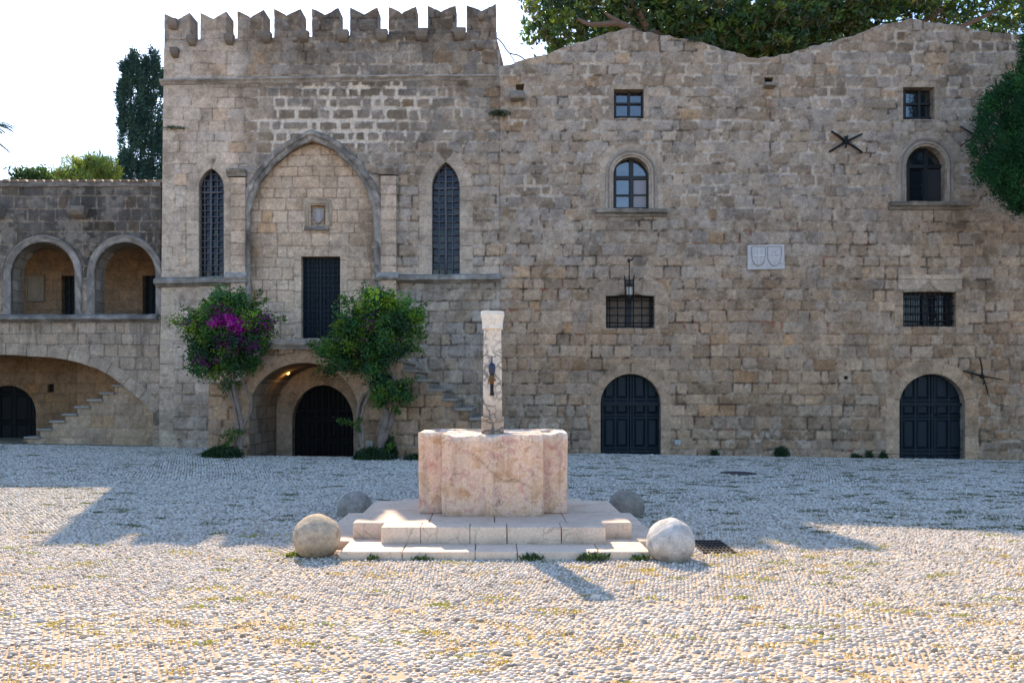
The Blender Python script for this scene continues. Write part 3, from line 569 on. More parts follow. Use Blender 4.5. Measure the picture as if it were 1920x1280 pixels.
mb = MB(); x_, z_ = P(392, 845, WY); mb.box((-7.75, WY+.55, -1), (-.32, WY+7, P(0, topline(600)+8)[1])); mb.build('building_body', M_STONE, TW)
wall('side_parapet', TW, [(931, 140), (931.4, 72), (936, 90), (944, 121), (946, 140)], Y=WY+.6, thick=.3, style='rough', tone=(1.1, .85, .75))

# lamp glowing under the bridge
LP = thing('archway_lamp', 'small orange glowing lamp up in the vault of the bridge archway', 'lamp', P3(540, 697, 20.1))
lx, ly, lz = LP.location; mb = MB(); mb.lathe([(.015, 0), (.06, .02), (.075, .1), (.05, .13), (.0, .135)], (lx, ly, lz), 14); mb.build('shade', M_IRON, LP, True)
m, t, b = new_mat('lamp_glow'); b.inputs['Emission Color'].default_value = (1, .42, .08, 1); b.inputs['Emission Strength'].default_value = 2.2; mb = MB(); mb.lathe([(.01, -.07), (.04, -.05), (.045, -.01), (.03, .02)], (lx, ly, lz), 14); mb.build('bulb', m, LP, True)
mb = MB(); mb.tube([(lx, ly, lz+.1), (lx, ly+.02, lz+.35)], .012, 6); mb.build('stem', M_IRON, LP)
pl = bpy.data.lights.new('lamp_light', 'POINT'); pl.energy = .9; pl.color = (1, .5, .14); pl.shadow_soft_size = .05; po = bpy.data.objects.new('lamp_light', pl); COLL.objects.link(po); po.parent = LP; po.location = (.0, -.08, -.14)

# ================================================================ MAIN BUILDING (right)
MN = thing('gabled_building', 'long weathered stone building with two low gables and arched doors', 'building', (7, WY, 0))
d1 = arch(1126, 1239, 880, 757, 701); d2 = arch(1686, 1809, 885, 760, 701)
a1 = arch(1150, 1217, 394, 328, 295); a2 = arch(1699, 1772, 381, 312, 274)
w1 = [(1151, 222), (1151, 168), (1207, 168), (1207, 222)]; w2 = [(1693, 224), (1693, 164), (1752, 164), (1752, 224)]
g1h = [(1136, 615), (1136, 552), (1227, 552), (1227, 615)]; g2h = [(1693, 612), (1693, 547), (1792, 547), (1792, 612)]
dh = [(968, 170), (967, 159), (983, 158), (981, 171)]; sh = [(1435, 160), (1432, 146), (1450, 146), (1446, 160)]; rh = [(1586+4*math.cos(k), 708+4*math.sin(k)) for k in np.linspace(0, 6, 10)]
top = [(934, 125), (945, 124), (958, 121), (970, 117), (982, 113), (1010, 107), (1037, 98), (1055, 91), (1072, 84), (1095, 77), (1120, 70.4), (1140, 63.6), (1160, 57), (1178, 52.6), (1185, 54.3), (1205, 59), (1226, 63.6), (1262, 70), (1305, 77.3), (1325, 84), (1347, 91), (1372, 97), (1394, 101), (1401, 107), (1420, 108.5), (1442, 108), (1462, 104), (1483, 99.7), (1517, 89.4), (1548, 81), (1579, 72), (1600, 67), (1620, 60), (1638, 52), (1655, 46.4), (1686, 40.6), (1707, 37), (1734, 40.6), (1762, 44), (1792, 48), (1818, 54), (1844, 58.4), (1880, 63), (1909, 65.3), (1960, 76), (2010, 92), (2120, 120)]
tops = []
for a_, b_ in zip(top[:-1], top[1:]):
    nseg = max(1, int((b_[0]-a_[0])/6))
    for k_ in range(nseg): f_ = k_/nseg; xx = a_[0]+(b_[0]-a_[0])*f_; tops.append((xx, a_[1]+(b_[1]-a_[1])*f_+1.9*(float(vn(np.array([xx*.11]), np.array([2.]), 3)[0])-.5)*2))
tops.append(top[-1])
wall('wall', MN, [(937.2, 885), (937.2, 160), (934.2, 125)]+tops[1:]+[(2120, 885)], [d1, d2, a1, a2, w1, w2, g1h, g2h, dh, sh, rh], style='main', thick=.55, zones=[
    dict(path=d1, w=19, blk=30, alt=1.7, tone=.98), dict(path=d2, w=25, blk=34, alt=1.5, tone=1.06), dict(path=a1, w=26, blk=34, alt=1.3, tone=1.06), dict(path=a2, w=28, blk=36, alt=1.3, tone=1.06),
    dict(path=w1, w=10, blk=26, tone=1.0), dict(path=w2, w=11, blk=26, tone=1.0), dict(path=[(1136, 615), (1136, 552), (1227, 552), (1227, 615)], w=26, blk=44, tone=.97), dict(path=g2h, w=16, blk=40, tone=1.0)])
body = PP([(938, 885)]+[(a_, b_+70) for a_, b_ in top]+[(2120, 885)]); n_ = len(body); mb = MB(); V = [(a_, WY+.6, b_) for a_, b_ in body]+[(a_, WY+9, b_) for a_, b_ in body]
mb.add(V, [(i_, (i_+1) % n_, n_+(i_+1) % n_, n_+i_) for i_ in range(n_)], (.3, .25, .2)); mb.build('roof_and_body', M_STONE, MN)
for hl in (sh, rh):
    h_ = PP(hl); xs_ = [p[0] for p in h_]; zs_ = [p[1] for p in h_]; mb = MB(); mb.box((min(xs_)-.05, WY+.4, min(zs_)-.05), (max(xs_)+.05, WY+.45, max(zs_)+.05)); mb.build('hole_lining', M_DOORK, MN)
DZ = [0, .115, .45, .475, .60, .635, .645, 1]
for hole in (arch(1125, 1240, 882, 757, 700), arch(1685, 1810, 887, 760, 700)):
    o_ = relief('arched_door', MN, hole, panels([0, .045, .25, .46, .5, .54, .75, .955, 1], [0, .2, .235, .545, .575, .705, .735, 1.0], .028, .035), M_DOOR, WY+.2)
    xs_ = [P(p[0], p[1], WY+.2)[0] for p in hole]; zz = P(0, 757, WY+.17)[1]; mb = MB(); mb.box((min(xs_)+.02, WY+.14, zz-.05), (max(xs_)-.02, WY+.19, zz+.03)); mb.box((min(xs_)+.02, WY+.125, zz-.0), (max(xs_)-.02, WY+.14, zz+.025)); mb.build('transom', M_DOOR, o_)
    mb = MB(); xm = (min(xs_)+max(xs_))/2; mb.lathe([(.02, 0), (.035, -.01), (.03, -.05), (.0, -.055)], (xm+.12, WY+.185, 1.0), 10, axis='y'); mb.build('handle', M_IRON, o_, True)
def casement(hole, YW, par, kind, vs, hs, sill=None, seed=0, panecol=None):
    Yw = YW+.2; P0 = PP(hole, Yw); A_ = np.array(P0); x0, z0 = A_.min(0); x1, z1 = A_.max(0)
    w = bpy.data.objects.new('window', None); COLL.objects.link(w); w.parent = par; w.location = Vector(((x0+x1)/2, Yw, z0))-par.location
    f = MB(); f.tube([(a, Yw, b) for a, b in P0]+[(P0[0][0], Yw, P0[0][1])], .05, 4)
    def zmax(x):
        e = [a[1]+(b[1]-a[1])*(x-a[0])/(b[0]-a[0]) for a, b in zip(P0, P0[1:]+P0[:1]) if (a[0] > x) != (b[0] > x)]; return max(e) if e else z1
    for v_, th in vs: x = x0+v_*(x1-x0); f.box((x-th, Yw-.035, z0), (x+th, Yw+.02, zmax(x)))
    for h_, th in hs: z = z1-h_*(z1-z0); f.box((x0+.01, Yw-.028, z-th), (x1-.01, Yw+.02, z+th))
    f.build('frame', M_FRAME, w); g_ = MB(); n_ = len(P0); g_.add([(a, Yw+.03, b) for a, b in P0], [tuple(range(n_))]); g_.build('pane', M_GLASS, w)
    mb = MB(); mb.box((x0-.1, Yw+.3, z0-.1), (x1+.1, Yw+.33, z1+.1)); mb.build('dark_interior', M_DOORK, w)
    return w
casement(w1, WY, MN, 'sq', [(.5, .03), (.04, .03), (.96, .03)], [(.5, .025), (.03, .03), (.97, .03)]); casement(w2, WY, MN, 'sq', [(.5, .03), (.04, .03), (.96, .03)], [(.53, .025), (.03, .03), (.97, .03)])
wa = casement(a1, WY, MN, 'ar', [(.5, .055), (.03, .05), (.97, .05)], [(.39, .045), (.72, .02), (.98, .04)]); wb = casement(a2, WY, MN, 'ar', [(.5, .05), (.03, .045), (.97, .045)], [(.36, .045), (.98, .04)])
mb = MB(); x0, z0 = P(1186.5, 392, WY+.2); x1, z1 = P(1213, 338, WY+.2); mb.box((x0, WY+.205, z0), (x1, WY+.222, z1)); mb.build('blind', plain('pale_blind', (.26, .27, .30), .8, var=.1), wa)
mb = MB(); x0, z0 = P(1737, 379, WY+.2); x1, z1 = P(1770, 318, WY+.2); mb.box((x0, WY+.205, z0), (x1, WY+.222, z1)); mb.build('blind', plain('dark_blind', (.03, .032, .038), .7, var=.1), wb)
for (ax0, ax1, ys, yc, yb, s0, s1) in ((1150, 1217, 328, 295, 394, 1117, 1250), (1699, 1772, 312, 274, 381, 1665, 1812)):
    for off, ww in ((5, .05), (12, .06)):
        sweep('hood_moulding', MN, arch(ax0-off, ax1+off, yb, ys, yc-off), [(-.03, -.02), (-.03, .02), (-.01, .05), (.03, .055), (.05, .02), (.05, -.02)], col=(.345, .31, .27), step=.05, wob=.003, lich=.15, seed=int(off))
    sweep('sill', MN, [(s0, yb+13), (s1, yb+13)], [(0, -.02), (.0, .06), (.07, .08), (.09, .17), (.19, .18), (.19, -.02)], col=(.25, .23, .20), step=.06, seed=int(ax0) % 7)
def grille(hole, nv, nh, par, wood=True, seed=0):
    Yw = WY+.1; A_ = np.array(PP(hole, WY)); x0, z0 = A_.min(0); x1, z1 = A_.max(0); w = bpy.data.objects.new('barred_window', None); COLL.objects.link(w); w.parent = par; w.location = Vector(((x0+x1)/2, WY, z0))-par.location
    r_ = random.Random(seed); b = MB()
    for i_ in range(nv): x = x0+(x1-x0)*(i_+.5)/nv; b.tube([(x+r_.uniform(-.008, .008), Yw, z0-.01), (x, Yw, z1+.01)], .016, 6)
    for j_ in range(nh): z = z0+(z1-z0)*(j_+.75)/(nh+.5); b.tube([(x0-.01, Yw-.012, z), (x1+.01, Yw-.012, z)], .015, 6)
    b.build('bars', M_IRON, w, True); f = MB(); Yf = WY+.26; t_ = .075
    f.box((x0, Yf, z0), (x1, Yf+.05, z0+t_)); f.box((x0, Yf, z1-t_), (x1, Yf+.05, z1)); f.box((x0, Yf, z0+t_), (x0+t_, Yf+.05, z1-t_)); f.box((x1-t_, Yf, z0+t_), (x1, Yf+.05, z1-t_)); xm = (x0+x1)/2; f.box((xm-.07, Yf-.01, z0+t_), (xm+.07, Yf+.05, z1-t_)); f.build('frame', M_FRAME, w)
    p = MB(); p.box((x0+.02, Yf+.03, z0+.02), (x1-.02, Yf+.045, z1-.02)); p.build('pane', M_WOOD if wood else M_GLASS2, w); return w
grille(g1h, 6, 4, MN, True, 2); grille(g2h, 11, 4, MN, False, 4)
wall('lintel', MN, [(1684, 546), (1685, 518), (1688, 515), (1801, 515), (1804, 519), (1804, 546)], Y=WY-.035, thick=.06, style='panel', single=7, relief=.4, tone=(.95, .92, .90))
for xc, yb, s_ in ((1181, 553, 46), (1742, 546, 48)):
    sweep('ogee_moulding', MN, [(xc-s_, yb), (xc-s_*.5, yb-1), (xc-s_*.22, yb-6), (xc-s_*.05, yb-16), (xc, yb-19), (xc+s_*.05, yb-16), (xc+s_*.22, yb-6), (xc+s_*.5, yb-1), (xc+s_, yb)], [(-.03, -.05), (-.03, .03), (0, .045), (.03, .045), (.04, -.05)], Y=WY-(.035 if xc > 1500 else .005), col=(.36, .30, .23), step=.03, wob=.002, lich=0, seed=5)
def anchor(cx, cy, arms, yl=WY, par=MN):
    mb = MB(); c3 = P3(cx, cy, yl-.05); mb.lathe([(.03, -.06), (.055, -.02), (.06, .02), (.05, .06)], c3, 10, axis='y')
    for (ax, ay, r0) in arms:
        e = P3(ax, ay, yl-.06); md_ = ((c3[0]+e[0])/2+.01, yl-.075, (c3[2]+e[2])/2); mb.tube([c3, md_, e], [r0, r0*.9, r0*.7], 6)
    return mb.build('wall_anchor', M_IRON, par, True)
anchor(1586, 266, [(1558.7, 246, .033), (1555, 284.6, .033), (1617, 251, .03), (1617, 286, .03), (1586, 256, .03), (1586, 277, .028), (1589, 255, .016), (1583, 255, .016)])
anchor(1828, 256, [(1800, 237, .022), (1800, 274, .022), (1850, 240, .02), (1852, 272, .02)])
anchor(1842, 705, [(1837, 670, .022), (1806, 695, .024), (1882, 712, .016), (1852, 738, .02), (1844, 722, .012)], WY-.02)
mb = MB(); c3 = P3(970, 184, WY); V, Fs = rbox((c3[0], WY-.1, c3[2]), (.38, .36, .2), .05, .05, .03, 5, 3); mb.add(V, Fs, (.24, .22, .195)); mb.build('water_spout', M_TRIM, MN, True)
mb = MB(); c3 = P3(1440, 164, WY); V, Fs = rbox((c3[0], WY-.1, c3[2]), (.3, .36, .1), .03, .05, .02, 5, 4); mb.add(V, Fs, (.24, .22, .195)); mb.build('water_spout', M_TRIM, MN, True)
mb = MB(); c3 = P3(1270, 829, WY-.03); V, Fs = rbox((c3[0], WY-.05, c3[2]), (.16, .05, .13), .012, .04, 0); mb.add(V, Fs, (.42, .41, .39)); mb.build('junction_box', M_PALE, MN, True)
mb = MB(); c3 = P3(692.5, 831, YB-.03); V, Fs = rbox((c3[0], YB-.04, c3[2]), (.17, .05, .15), .012, .04, 0); mb.add(V, Fs, (.38, .36, .29)); mb.build('junction_box', M_PALE, TW, True)

# coat-of-arms plaque
def plaque_h(U, V, bb):
    x0, z0, x1, z1 = bb; u = (U-x0)/(x1-x0); v = (z1-V)/(z1-z0); h = np.full(U.shape, 0.)
    for c in (.288, .715):
        hw = .185; t = np.abs(u-c)/hw; bot = .86-.46*(1-np.sqrt(np.clip(1-np.clip(t, 0, 1)**2, 0, 1)))**1.0; d = np.minimum((1-t)*hw*(x1-x0), (bot-v)*(z1-z0)*.8); d = np.minimum(d, (v-.10)*(z1-z0)); ins = d > 0
        h = np.where((d > -.012) & (d < .012), -.02, h); h = np.where(ins & (d >= .012), .014, h)
        if c < .5: cr = ((np.abs(u-c) < .026) | (np.abs(v-.46) < .045)) & (d > .02); h = np.where(cr, .034, h)
        else:
            for (bx, by, br) in ((.64, .40, .055), (.79, .40, .055), (.715, .66, .06), (.715, .27, .04)):
                q = 1-((u-bx)/br)**2-((v-by)/(br*1.45))**2; h = np.where((q > 0) & (d > .02), .014+.03*np.sqrt(np.clip(q, 0, 1))*(.6+.4*np.sin(u*150)*np.sin(v*90)), h)
    for (bx, by) in ((.12, .80), (.89, .77)): h = np.where(np.hypot((u-bx)*1.45, v-by) < .022, -.03, h)
    return h
pq = relief('coat_of_arms_plaque', None, [(1402, 505.5), (1402, 460), (1470, 458), (1471.5, 504)], plaque_h, M_PALE, WY-.06, .009, .08, colf=lambda U, V, H, bb: np.where((H < -.01)[:, None], np.array((.40, .385, .38)), np.where((H > .025)[:, None], np.array((.56, .545, .54)), np.array((.50, .485, .48))))*(.9+.2*fbm(U*4, V*4, 5))[:, None])
tag(pq, 'pale marble plaque with two carved shields set in the wall', 'plaque')

# hanging iron lantern
LN = thing('iron_lantern', 'black iron lantern hanging from a hook above the barred window', 'lantern', P3(1180, 560, WY-.42))
lx, ly, lz = LN.location; k_ = (WY-.42)/F; Hh = 44*k_
mb = MB(); hk = P3(1180, 488, WY-.42); mb.tube([(hk[0]+.02, WY+.05, hk[2]+.02), (hk[0]+.01, WY-.2, hk[2]+.08), (hk[0], ly, hk[2])], .016, 6); mb.tube([(hk[0]-.03, ly, hk[2]-.06), (hk[0]+.03, ly, hk[2]), (hk[0]+.09, ly-.02, hk[2]+.03)], .018, 6); mb.tube([hk, (lx, ly, lz+Hh*.78)], .012, 6); mb.build('hook_and_rod', M_IRON, LN, True)
mb = MB(); w_ = .125
for a_ in range(6):
    an = a_*math.pi/3+.3; cx_, cy_ = w_*math.cos(an), w_*math.sin(an); mb.tube([(lx+cx_*.9, ly+cy_*.9, lz), (lx+cx_, ly+cy_, lz+Hh*.5), (lx+cx_, ly+cy_, lz+Hh*.8), (lx+cx_*1.12, ly+cy_*1.12, lz+Hh*.95), (lx+cx_*1.3, ly+cy_*1.3, lz+Hh*1.03)], [.014, .014, .014, .011, .004], 6)
for z_, w2_ in ((.03, .9), (.12, .95), (.56, 1), (.66, 1), (.77, 1)):
    mb.tube([(lx+w_*w2_*math.cos(q), ly+w_*w2_*math.sin(q), lz+Hh*z_) for q in np.linspace(0, 2*math.pi, 19)], .014, 5)
mb.lathe([(.03, -.13), (.05, -.10), (.06, -.05), (.11, 0), (.11, .015), (0, .02)], (lx, ly, lz), 14); mb.build('cage', M_IRON, LN, True)
mb = MB(); mb.lathe([(.05, .10*Hh), (.06, .2*Hh), (.06, .48*Hh), (.045, .5*Hh), (0, .51*Hh)], (lx, ly, lz), 14); mb.build('bulb_glass', plain('frosted_glass', (.55, .55, .55), .3, var=.1), LN, True)

# ================================================================ ARCADED WING (left)
WG = thing('arcaded_wing', 'low grey wing with round loggia arches above a wide archway and steps', 'building', (-13, WY, 0))
YL = WY+.12
lg1 = arch(22, 140, 592, 516, 455); lg2 = arch(178, 297, 592, 516, 455); lg0 = arch(-136, -18, 592, 516, 455)
big = [(-286, 890), (-286, 800), (-262, 749), (-225, 719), (-180, 695), (-120, 675), (-60, 667), (0, 665), (28, 665.5), (56, 668), (94, 670), (120, 673.5), (146, 679), (184, 692), (206, 704), (225, 718), (245, 734), (262, 749), (276, 762), (287, 776), (287, 890)]
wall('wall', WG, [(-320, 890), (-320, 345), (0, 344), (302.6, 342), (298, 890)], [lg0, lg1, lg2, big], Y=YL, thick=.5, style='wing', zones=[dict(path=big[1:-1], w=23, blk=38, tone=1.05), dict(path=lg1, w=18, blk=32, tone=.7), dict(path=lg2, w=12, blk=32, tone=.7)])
for h_ in ((22, 140), (178, 297), (-136, -18)):
    sweep('arch_moulding', WG, arch(h_[0]-9, min(h_[1]+9, 300), 590, 516, 446), [(-.11, -.02), (-.11, .01), (-.07, .03), (-.02, .035), (.03, .06), (.06, .06), (.08, .02), (.08, -.02)], Y=YL, col=(.27, .255, .235), step=.06, wob=.004, seed=3)
sweep('ledge', WG, [(-320, 605), (298, 603)], MP(.2, .18), Y=YL, col=(.24, .23, .215), seed=4)
sweep('coping', WG, [(-320, 352), (302, 350)], [(0, -.02), (0, .05), (.06, .07), (.12, .05), (.13, -.3), (.1, -.4)], Y=YL, col=(.23, .215, .20), seed=6)
mb = MB(); x0, _ = P(-320, 340, YL); x1, zt_ = P(301, 340.5, YL); x = x0
while x < x1: k = rnd.uniform(.7, 1.15); V = [(x+.11*math.cos(q), yy, zt_-.03+.075*math.sin(q)+(.12 if yy > YL else 0)) for yy in (YL-.08+rnd.uniform(-.02, .02), YL+.7) for q in np.linspace(0, math.pi, 7)]; mb.add(V, [(i_, i_+1, 8+i_, 7+i_) for i_ in range(6)]+[tuple(range(7))], (.27*k, .235*k, .205*k)); x += .225
mb.build('roof_tiles', M_TRIM, WG, True)
corbel(135, 168, 390, 411, YL, .34, WG, .8); corbel(-10, 12, 390, 411, YL, .34, WG, .8)
YV = 23.6
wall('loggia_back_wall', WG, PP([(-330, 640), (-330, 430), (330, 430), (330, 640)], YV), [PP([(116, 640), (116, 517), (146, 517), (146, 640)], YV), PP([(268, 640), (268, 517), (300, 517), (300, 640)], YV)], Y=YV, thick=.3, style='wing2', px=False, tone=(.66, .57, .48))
for q in ((114, 148), (266, 303)):
    relief('loggia_door', WG, [(q[0], 640), (q[0], 515), (q[1], 515), (q[1], 640)], panels([0, .25, .5, .75, 1], [0, .2, .35, .5, .65, .8, 1], .025, .02), M_DOOR, YV+.15, .03)
def relslab(U, V, bb):
    x0, z0, x1, z1 = bb; u = (U-x0)/(x1-x0); v = (V-z0)/(z1-z0); e = np.minimum(np.minimum(u, 1-u), np.minimum(v, 1-v)*1.6); q = 1-((u-.5)/.3)**2-((v-.5)/.4)**2; return np.where(e < .1, .04, np.where(q > 0, .05*np.sqrt(np.clip(q, 0, 1)), 0))
relief('relief_slab', WG, [(49, 566), (49, 515), (84, 515), (84, 566)], relslab, M_PALE, YV-.04, .02, colf=lambda U, V, H, bb: np.full((len(U), 3), .25)*np.array((1, .88, .7)))
sweep('door_frame', WG, [(-300, 516), (-200, 516)], [(0, 0), (0, .02), (.05, .02), (.05, 0)], Y=YV)
xl, zf = P(-330, 594, YL); xr, zc = P(299, 440, YL); xr -= .05; mb = MB()
mb.box((xl, YL+.5, zf-.25), (xr, YV+.05, zf), (.3, .26, .21)); mb.build('loggia_floor', M_TRIM, WG); mb = MB(); mb.box((xl, YL+.5, zc+.05), (xr, YV+3, zc+.35), (.3, .25, .2)); mb.build('roof_deck', M_TRIM, WG); mb = MB(); mb.box((xr, YL+.5, -1), (xr+.1, YV+3, zc+.05), (.3, .25, .2)); mb.build('end_wall', M_TRIM, WG)
YI = 23.6; lowd = arch(-70, 68, 900, 775, 725, 'pointed')
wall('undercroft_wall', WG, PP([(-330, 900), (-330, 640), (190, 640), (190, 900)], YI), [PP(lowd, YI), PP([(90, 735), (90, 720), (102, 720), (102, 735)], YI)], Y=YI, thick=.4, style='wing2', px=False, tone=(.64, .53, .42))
relief('pointed_door', WG, arch(-72, 70, 900, 775, 723, 'pointed'), panels([0, .1, .3, .5, .7, .9, 1], [0, .2, .6, .9], .04, .03), M_DOORK, YI+.2, .03)
mb = MB(); a_, z_ = P(88, 737, YI+.3); b__, z2_ = P(104, 718, YI+.3); mb.box((a_-.05, YI+.08, z_-.05), (b__+.05, YI+.12, z2_+.05)); mb.build('opening_dark_plate', M_DOORK, WG)  # near-black plate set behind the hole, standing in for the shade inside
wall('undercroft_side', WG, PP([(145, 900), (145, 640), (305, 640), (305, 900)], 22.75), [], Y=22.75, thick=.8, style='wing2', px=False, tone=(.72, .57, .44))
sp = [(28, 832), (52, 832), (52, 818), (76, 818), (76, 803), (99, 803), (99, 788), (123, 788), (123, 775), (146, 775), (146, 761), (169, 761), (169, 748), (193, 748), (193, 735), (216, 735), (216, 721), (305, 721)]
YS = WY+.62
out_ = [(28, 890), (28, 832)]; out_ = [(28, 890)]+[(28, 832), (52, 832), (52, 818), (76, 818), (76, 803), (99, 803), (99, 788), (123, 788), (123, 775), (146, 775), (146, 761), (169, 761), (169, 748), (193, 748), (193, 735), (216, 735), (216, 721), (300, 721), (300, 890)]
wall('undercroft_stair', WG, out_, [], Y=YS, thick=1.1, style='wing2', tone=(1.05, .98, .90))
mb = MB()
for i_ in range(0, len(sp)-1, 2):
    (xa, ya), (xb, yb) = sp[i_], sp[i_+1]; x0, z0 = P(xa, ya, YS); x1, _ = P(min(xb, 240), yb, YS); V, Fs = rbox(((x0+x1)/2-.03, YS+.5, z0-.03), (x1-x0+.08, 1.16, .065), .02, .15, .006, 5, i_); k = rnd.uniform(.9, 1.1); mb.add(V, Fs, (.33*k, .30*k, .265*k))
mb.build('stair_treads', M_TRIM, WG, True)

# ================================================================ FOUNTAIN
FT = thing('fountain', 'square stone fountain: marble pillar with tap on a pink block over two steps', 'fountain', (-.22, 9.0, 0))
def marble(name, base, vein, vs=7, vw=.035, bump=.25, vfade=(.42, .60), streak=0):
    m, t, b = new_mat(name); pos = nd(t, 'ShaderNodeNewGeometry').outputs['Position']; at = nd(t, 'ShaderNodeAttribute', attribute_name='Col').outputs['Color']
    nz = nd(t, 'ShaderNodeTexNoise'); nz.inputs['Scale'].default_value = vs*.7; nz.inputs['Detail'].default_value = 5; t.links.new(pos, nz.inputs['Vector'])
    ad = nd(t, 'ShaderNodeVectorMath', operation='MULTIPLY_ADD'); t.links.new(nz.outputs['Color'], ad.inputs[0]); ad.inputs[1].default_value = (.22, .22, .22); t.links.new(pos, ad.inputs[2])
    vo = nd(t, 'ShaderNodeTexVoronoi', feature='DISTANCE_TO_EDGE'); vo.inputs['Scale'].default_value = vs; t.links.new(ad.outputs[0], vo.inputs['Vector'])
    vm = nd(t, 'ShaderNodeMath', operation='MULTIPLY'); t.links.new(ramp(t, vo.outputs['Distance'], [(0, g1(1)), (vw*2, g1(0))]), vm.inputs[0]); t.links.new(ramp(t, noise(t, vs*.45, 3, .5, pos), [(vfade[0], g1(0)), (vfade[1], g1(1))]), vm.inputs[1])
    c = ramp(t, noise(t, vs*.6, 6, .65, ad.outputs[0]), base); c = mixc(t, 'MIX', vm.outputs[0], c, vein)
    c = mixc(t, 'MULTIPLY', 1, c, ramp(t, noise(t, 45, 5, .7, pos), [(.3, g1(.82)), (.7, g1(1.12))])); c = mixc(t, 'MULTIPLY', 1, c, at)
    if streak:
        mp = nd(t, 'ShaderNodeMapping'); mp.inputs['Scale'].default_value = (9, 9, .9); t.links.new(pos, mp.inputs['Vector']); c = mixc(t, 'MULTIPLY', 1, c, ramp(t, noise(t, 1, 4, .6, mp.outputs[0]), [(.36, (.72, .74, .76)), (.52, g1(1)), (.7, (1.06, 1.02, .98))])); c = mixc(t, 'MULTIPLY', 1, c, ramp(t, noise(t, 16, 6, .75, ad.outputs[0]), [(.30, (.66, .54, .50)), (.44, g1(1)), (.62, g1(1.04))]))
    t.links.new(c, b.inputs['Base Color']); b.inputs['Roughness'].default_value = .7; b.inputs['Specular IOR Level'].default_value = .3
    bp = nd(t, 'ShaderNodeBump'); bp.inputs['Strength'].default_value = bump; bp.inputs['Distance'].default_value = .015; t.links.new(noise(t, 40, 5, .7, pos), bp.inputs['Height']); t.links.new(bp.outputs[0], b.inputs['Normal']); return m
M_PINK = marble('pink_breccia', [(.30, (.48, .27, .14)), (.43, (.64, .41, .265)), (.52, (.72, .52, .38)), (.60, (.62, .38, .29)), (.72, (.52, .25, .19))], (.34, .19, .13), 9, vw=.022, vfade=(.50, .66), streak=1)
M_CAP = plain('cream_capital_marble', (.74, .68, .585), .7, var=.12, scale=18, bump=.2)
M_CREAM = marble('cream_marble', [(.3, (.64, .55, .44)), (.7, (.74, .67, .56))], (.17, .15, .15), 9, vw=.075, vfade=(.39, .53))
M_STEP = marble('worn_limestone', [(.3, (.62, .47, .34)), (.55, (.74, .58, .44)), (.75, (.70, .51, .39))], (.48, .37, .27), 5, vw=.02, bump=.2)
def slabs(name, rects, z0, z1, cuts, par, seed=0):
    mb = MB()
    for k, (x0, y0, x1, y1, ncut) in enumerate(rects):
        e = np.linspace(x0, x1, ncut+1)+np.concatenate([[0], np.random.default_rng(seed+k).uniform(-.12, .12, max(0, ncut-1)), [0]]); sk = lambda x, y: (x-.03*(y-8.2), y)
        for a, b_ in zip(e[:-1], e[1:]):
            V, Fs = rbox(((a+b_)/2, (y0+y1)/2, (z0+z1)/2), (b_-a-.006, y1-y0, z1-z0), .012, .06, .004, 7, seed+k); V[:, 0] -= .03*(V[:, 1]-8.2); kk = rnd.uniform(.94, 1.05)
            dirt = 1-.42*sm(z0+.06, z0, V[:, 2])*vn(V[:, 0]*9, V[:, 2]*9, 3); mb.add(V, Fs, np.array((1, 1, 1))*kk*dirt[:, None])
    return mb.build(name, M_STEP, par, True)
slabs('lower_step', [(-1.69, 7.74, 1.335, 8.30, 5), (-2.04, 8.30, 1.58, 9.3, 4), (-2.04, 9.3, 1.58, 10.2, 4)], -.06, .08, 0, FT, 1)
slabs('upper_step', [(-1.345, 8.14, .96, 8.42, 5), (-1.68, 8.42, 1.276, 9.3, 4), (-1.68, 9.3, 1.276, 10.1, 4), (-1.35, 10.1, .93, 10.3, 3)], .075, .25, 0, FT, 20)
mb = MB()
def blk(c, s, sd):
    V, Fs = rbox(c, s, .02, .018, .009, 6, sd, .0)
    zt = c[2]+s[2]/2; topm = sm(zt-.12, zt, V[:, 2]); ed = sm(.45, .65, fbm(V[:, 0]*5+3, V[:, 1]*5, 8, 4)); frn = sm(c[1]-s[1]/2+.12, c[1]-s[1]/2, V[:, 1]); V[:, 2] -= topm*(.010+.026*ed*(.25+.75*frn)); V[:, 1] += topm*frn*ed*.012; V[:, 2] -= .05*topm*sm(.0, .06, s[0]/2-.12-np.abs(V[:, 0]-c[0]))*sm(.10, .16, V[:, 1]-c[1]+s[1]/2)*sm(.06, .12, c[1]+s[1]/2-V[:, 1]); k = (fbm(V[:, 0]*7, V[:, 2]*1.0, 15)); low = sm(c[2]-s[2]/2+.10, c[2]-s[2]/2, V[:, 2])
    whitening = topm*.9; col = np.array((1, 1, 1))*(.85+.3*k)[:, None]*(1-.38*low*vn(V[:, 0]*14, V[:, 2]*10, 6))[:, None]; col = col*(1+whitening[:, None]*np.array((.15, .35, .5)))  # sunlit rim put into the colour: block paler towards its top
    cr = np.exp(-((V[:, 2]-(.86-.55*(V[:, 0]+.42)+.05*np.sin(V[:, 0]*11)+.03*vn(V[:, 0]*15, V[:, 0]*0, 5)))/.009)**2)*((V[:, 0] > -.48) & (V[:, 0] < .22) & (V[:, 1] < 8.95)); V[:, 1] += cr*.006; col = col*(1-.5*cr[:, None]); mb.add(V, Fs, col)
blk((-.215, 9.20, .705), (1.13, .74, .93), 1); blk((-.215, 9.45, .715), (1.69, .86, .93), 2)
mb.build('trough_block', M_PINK, FT, True)
mb = MB()
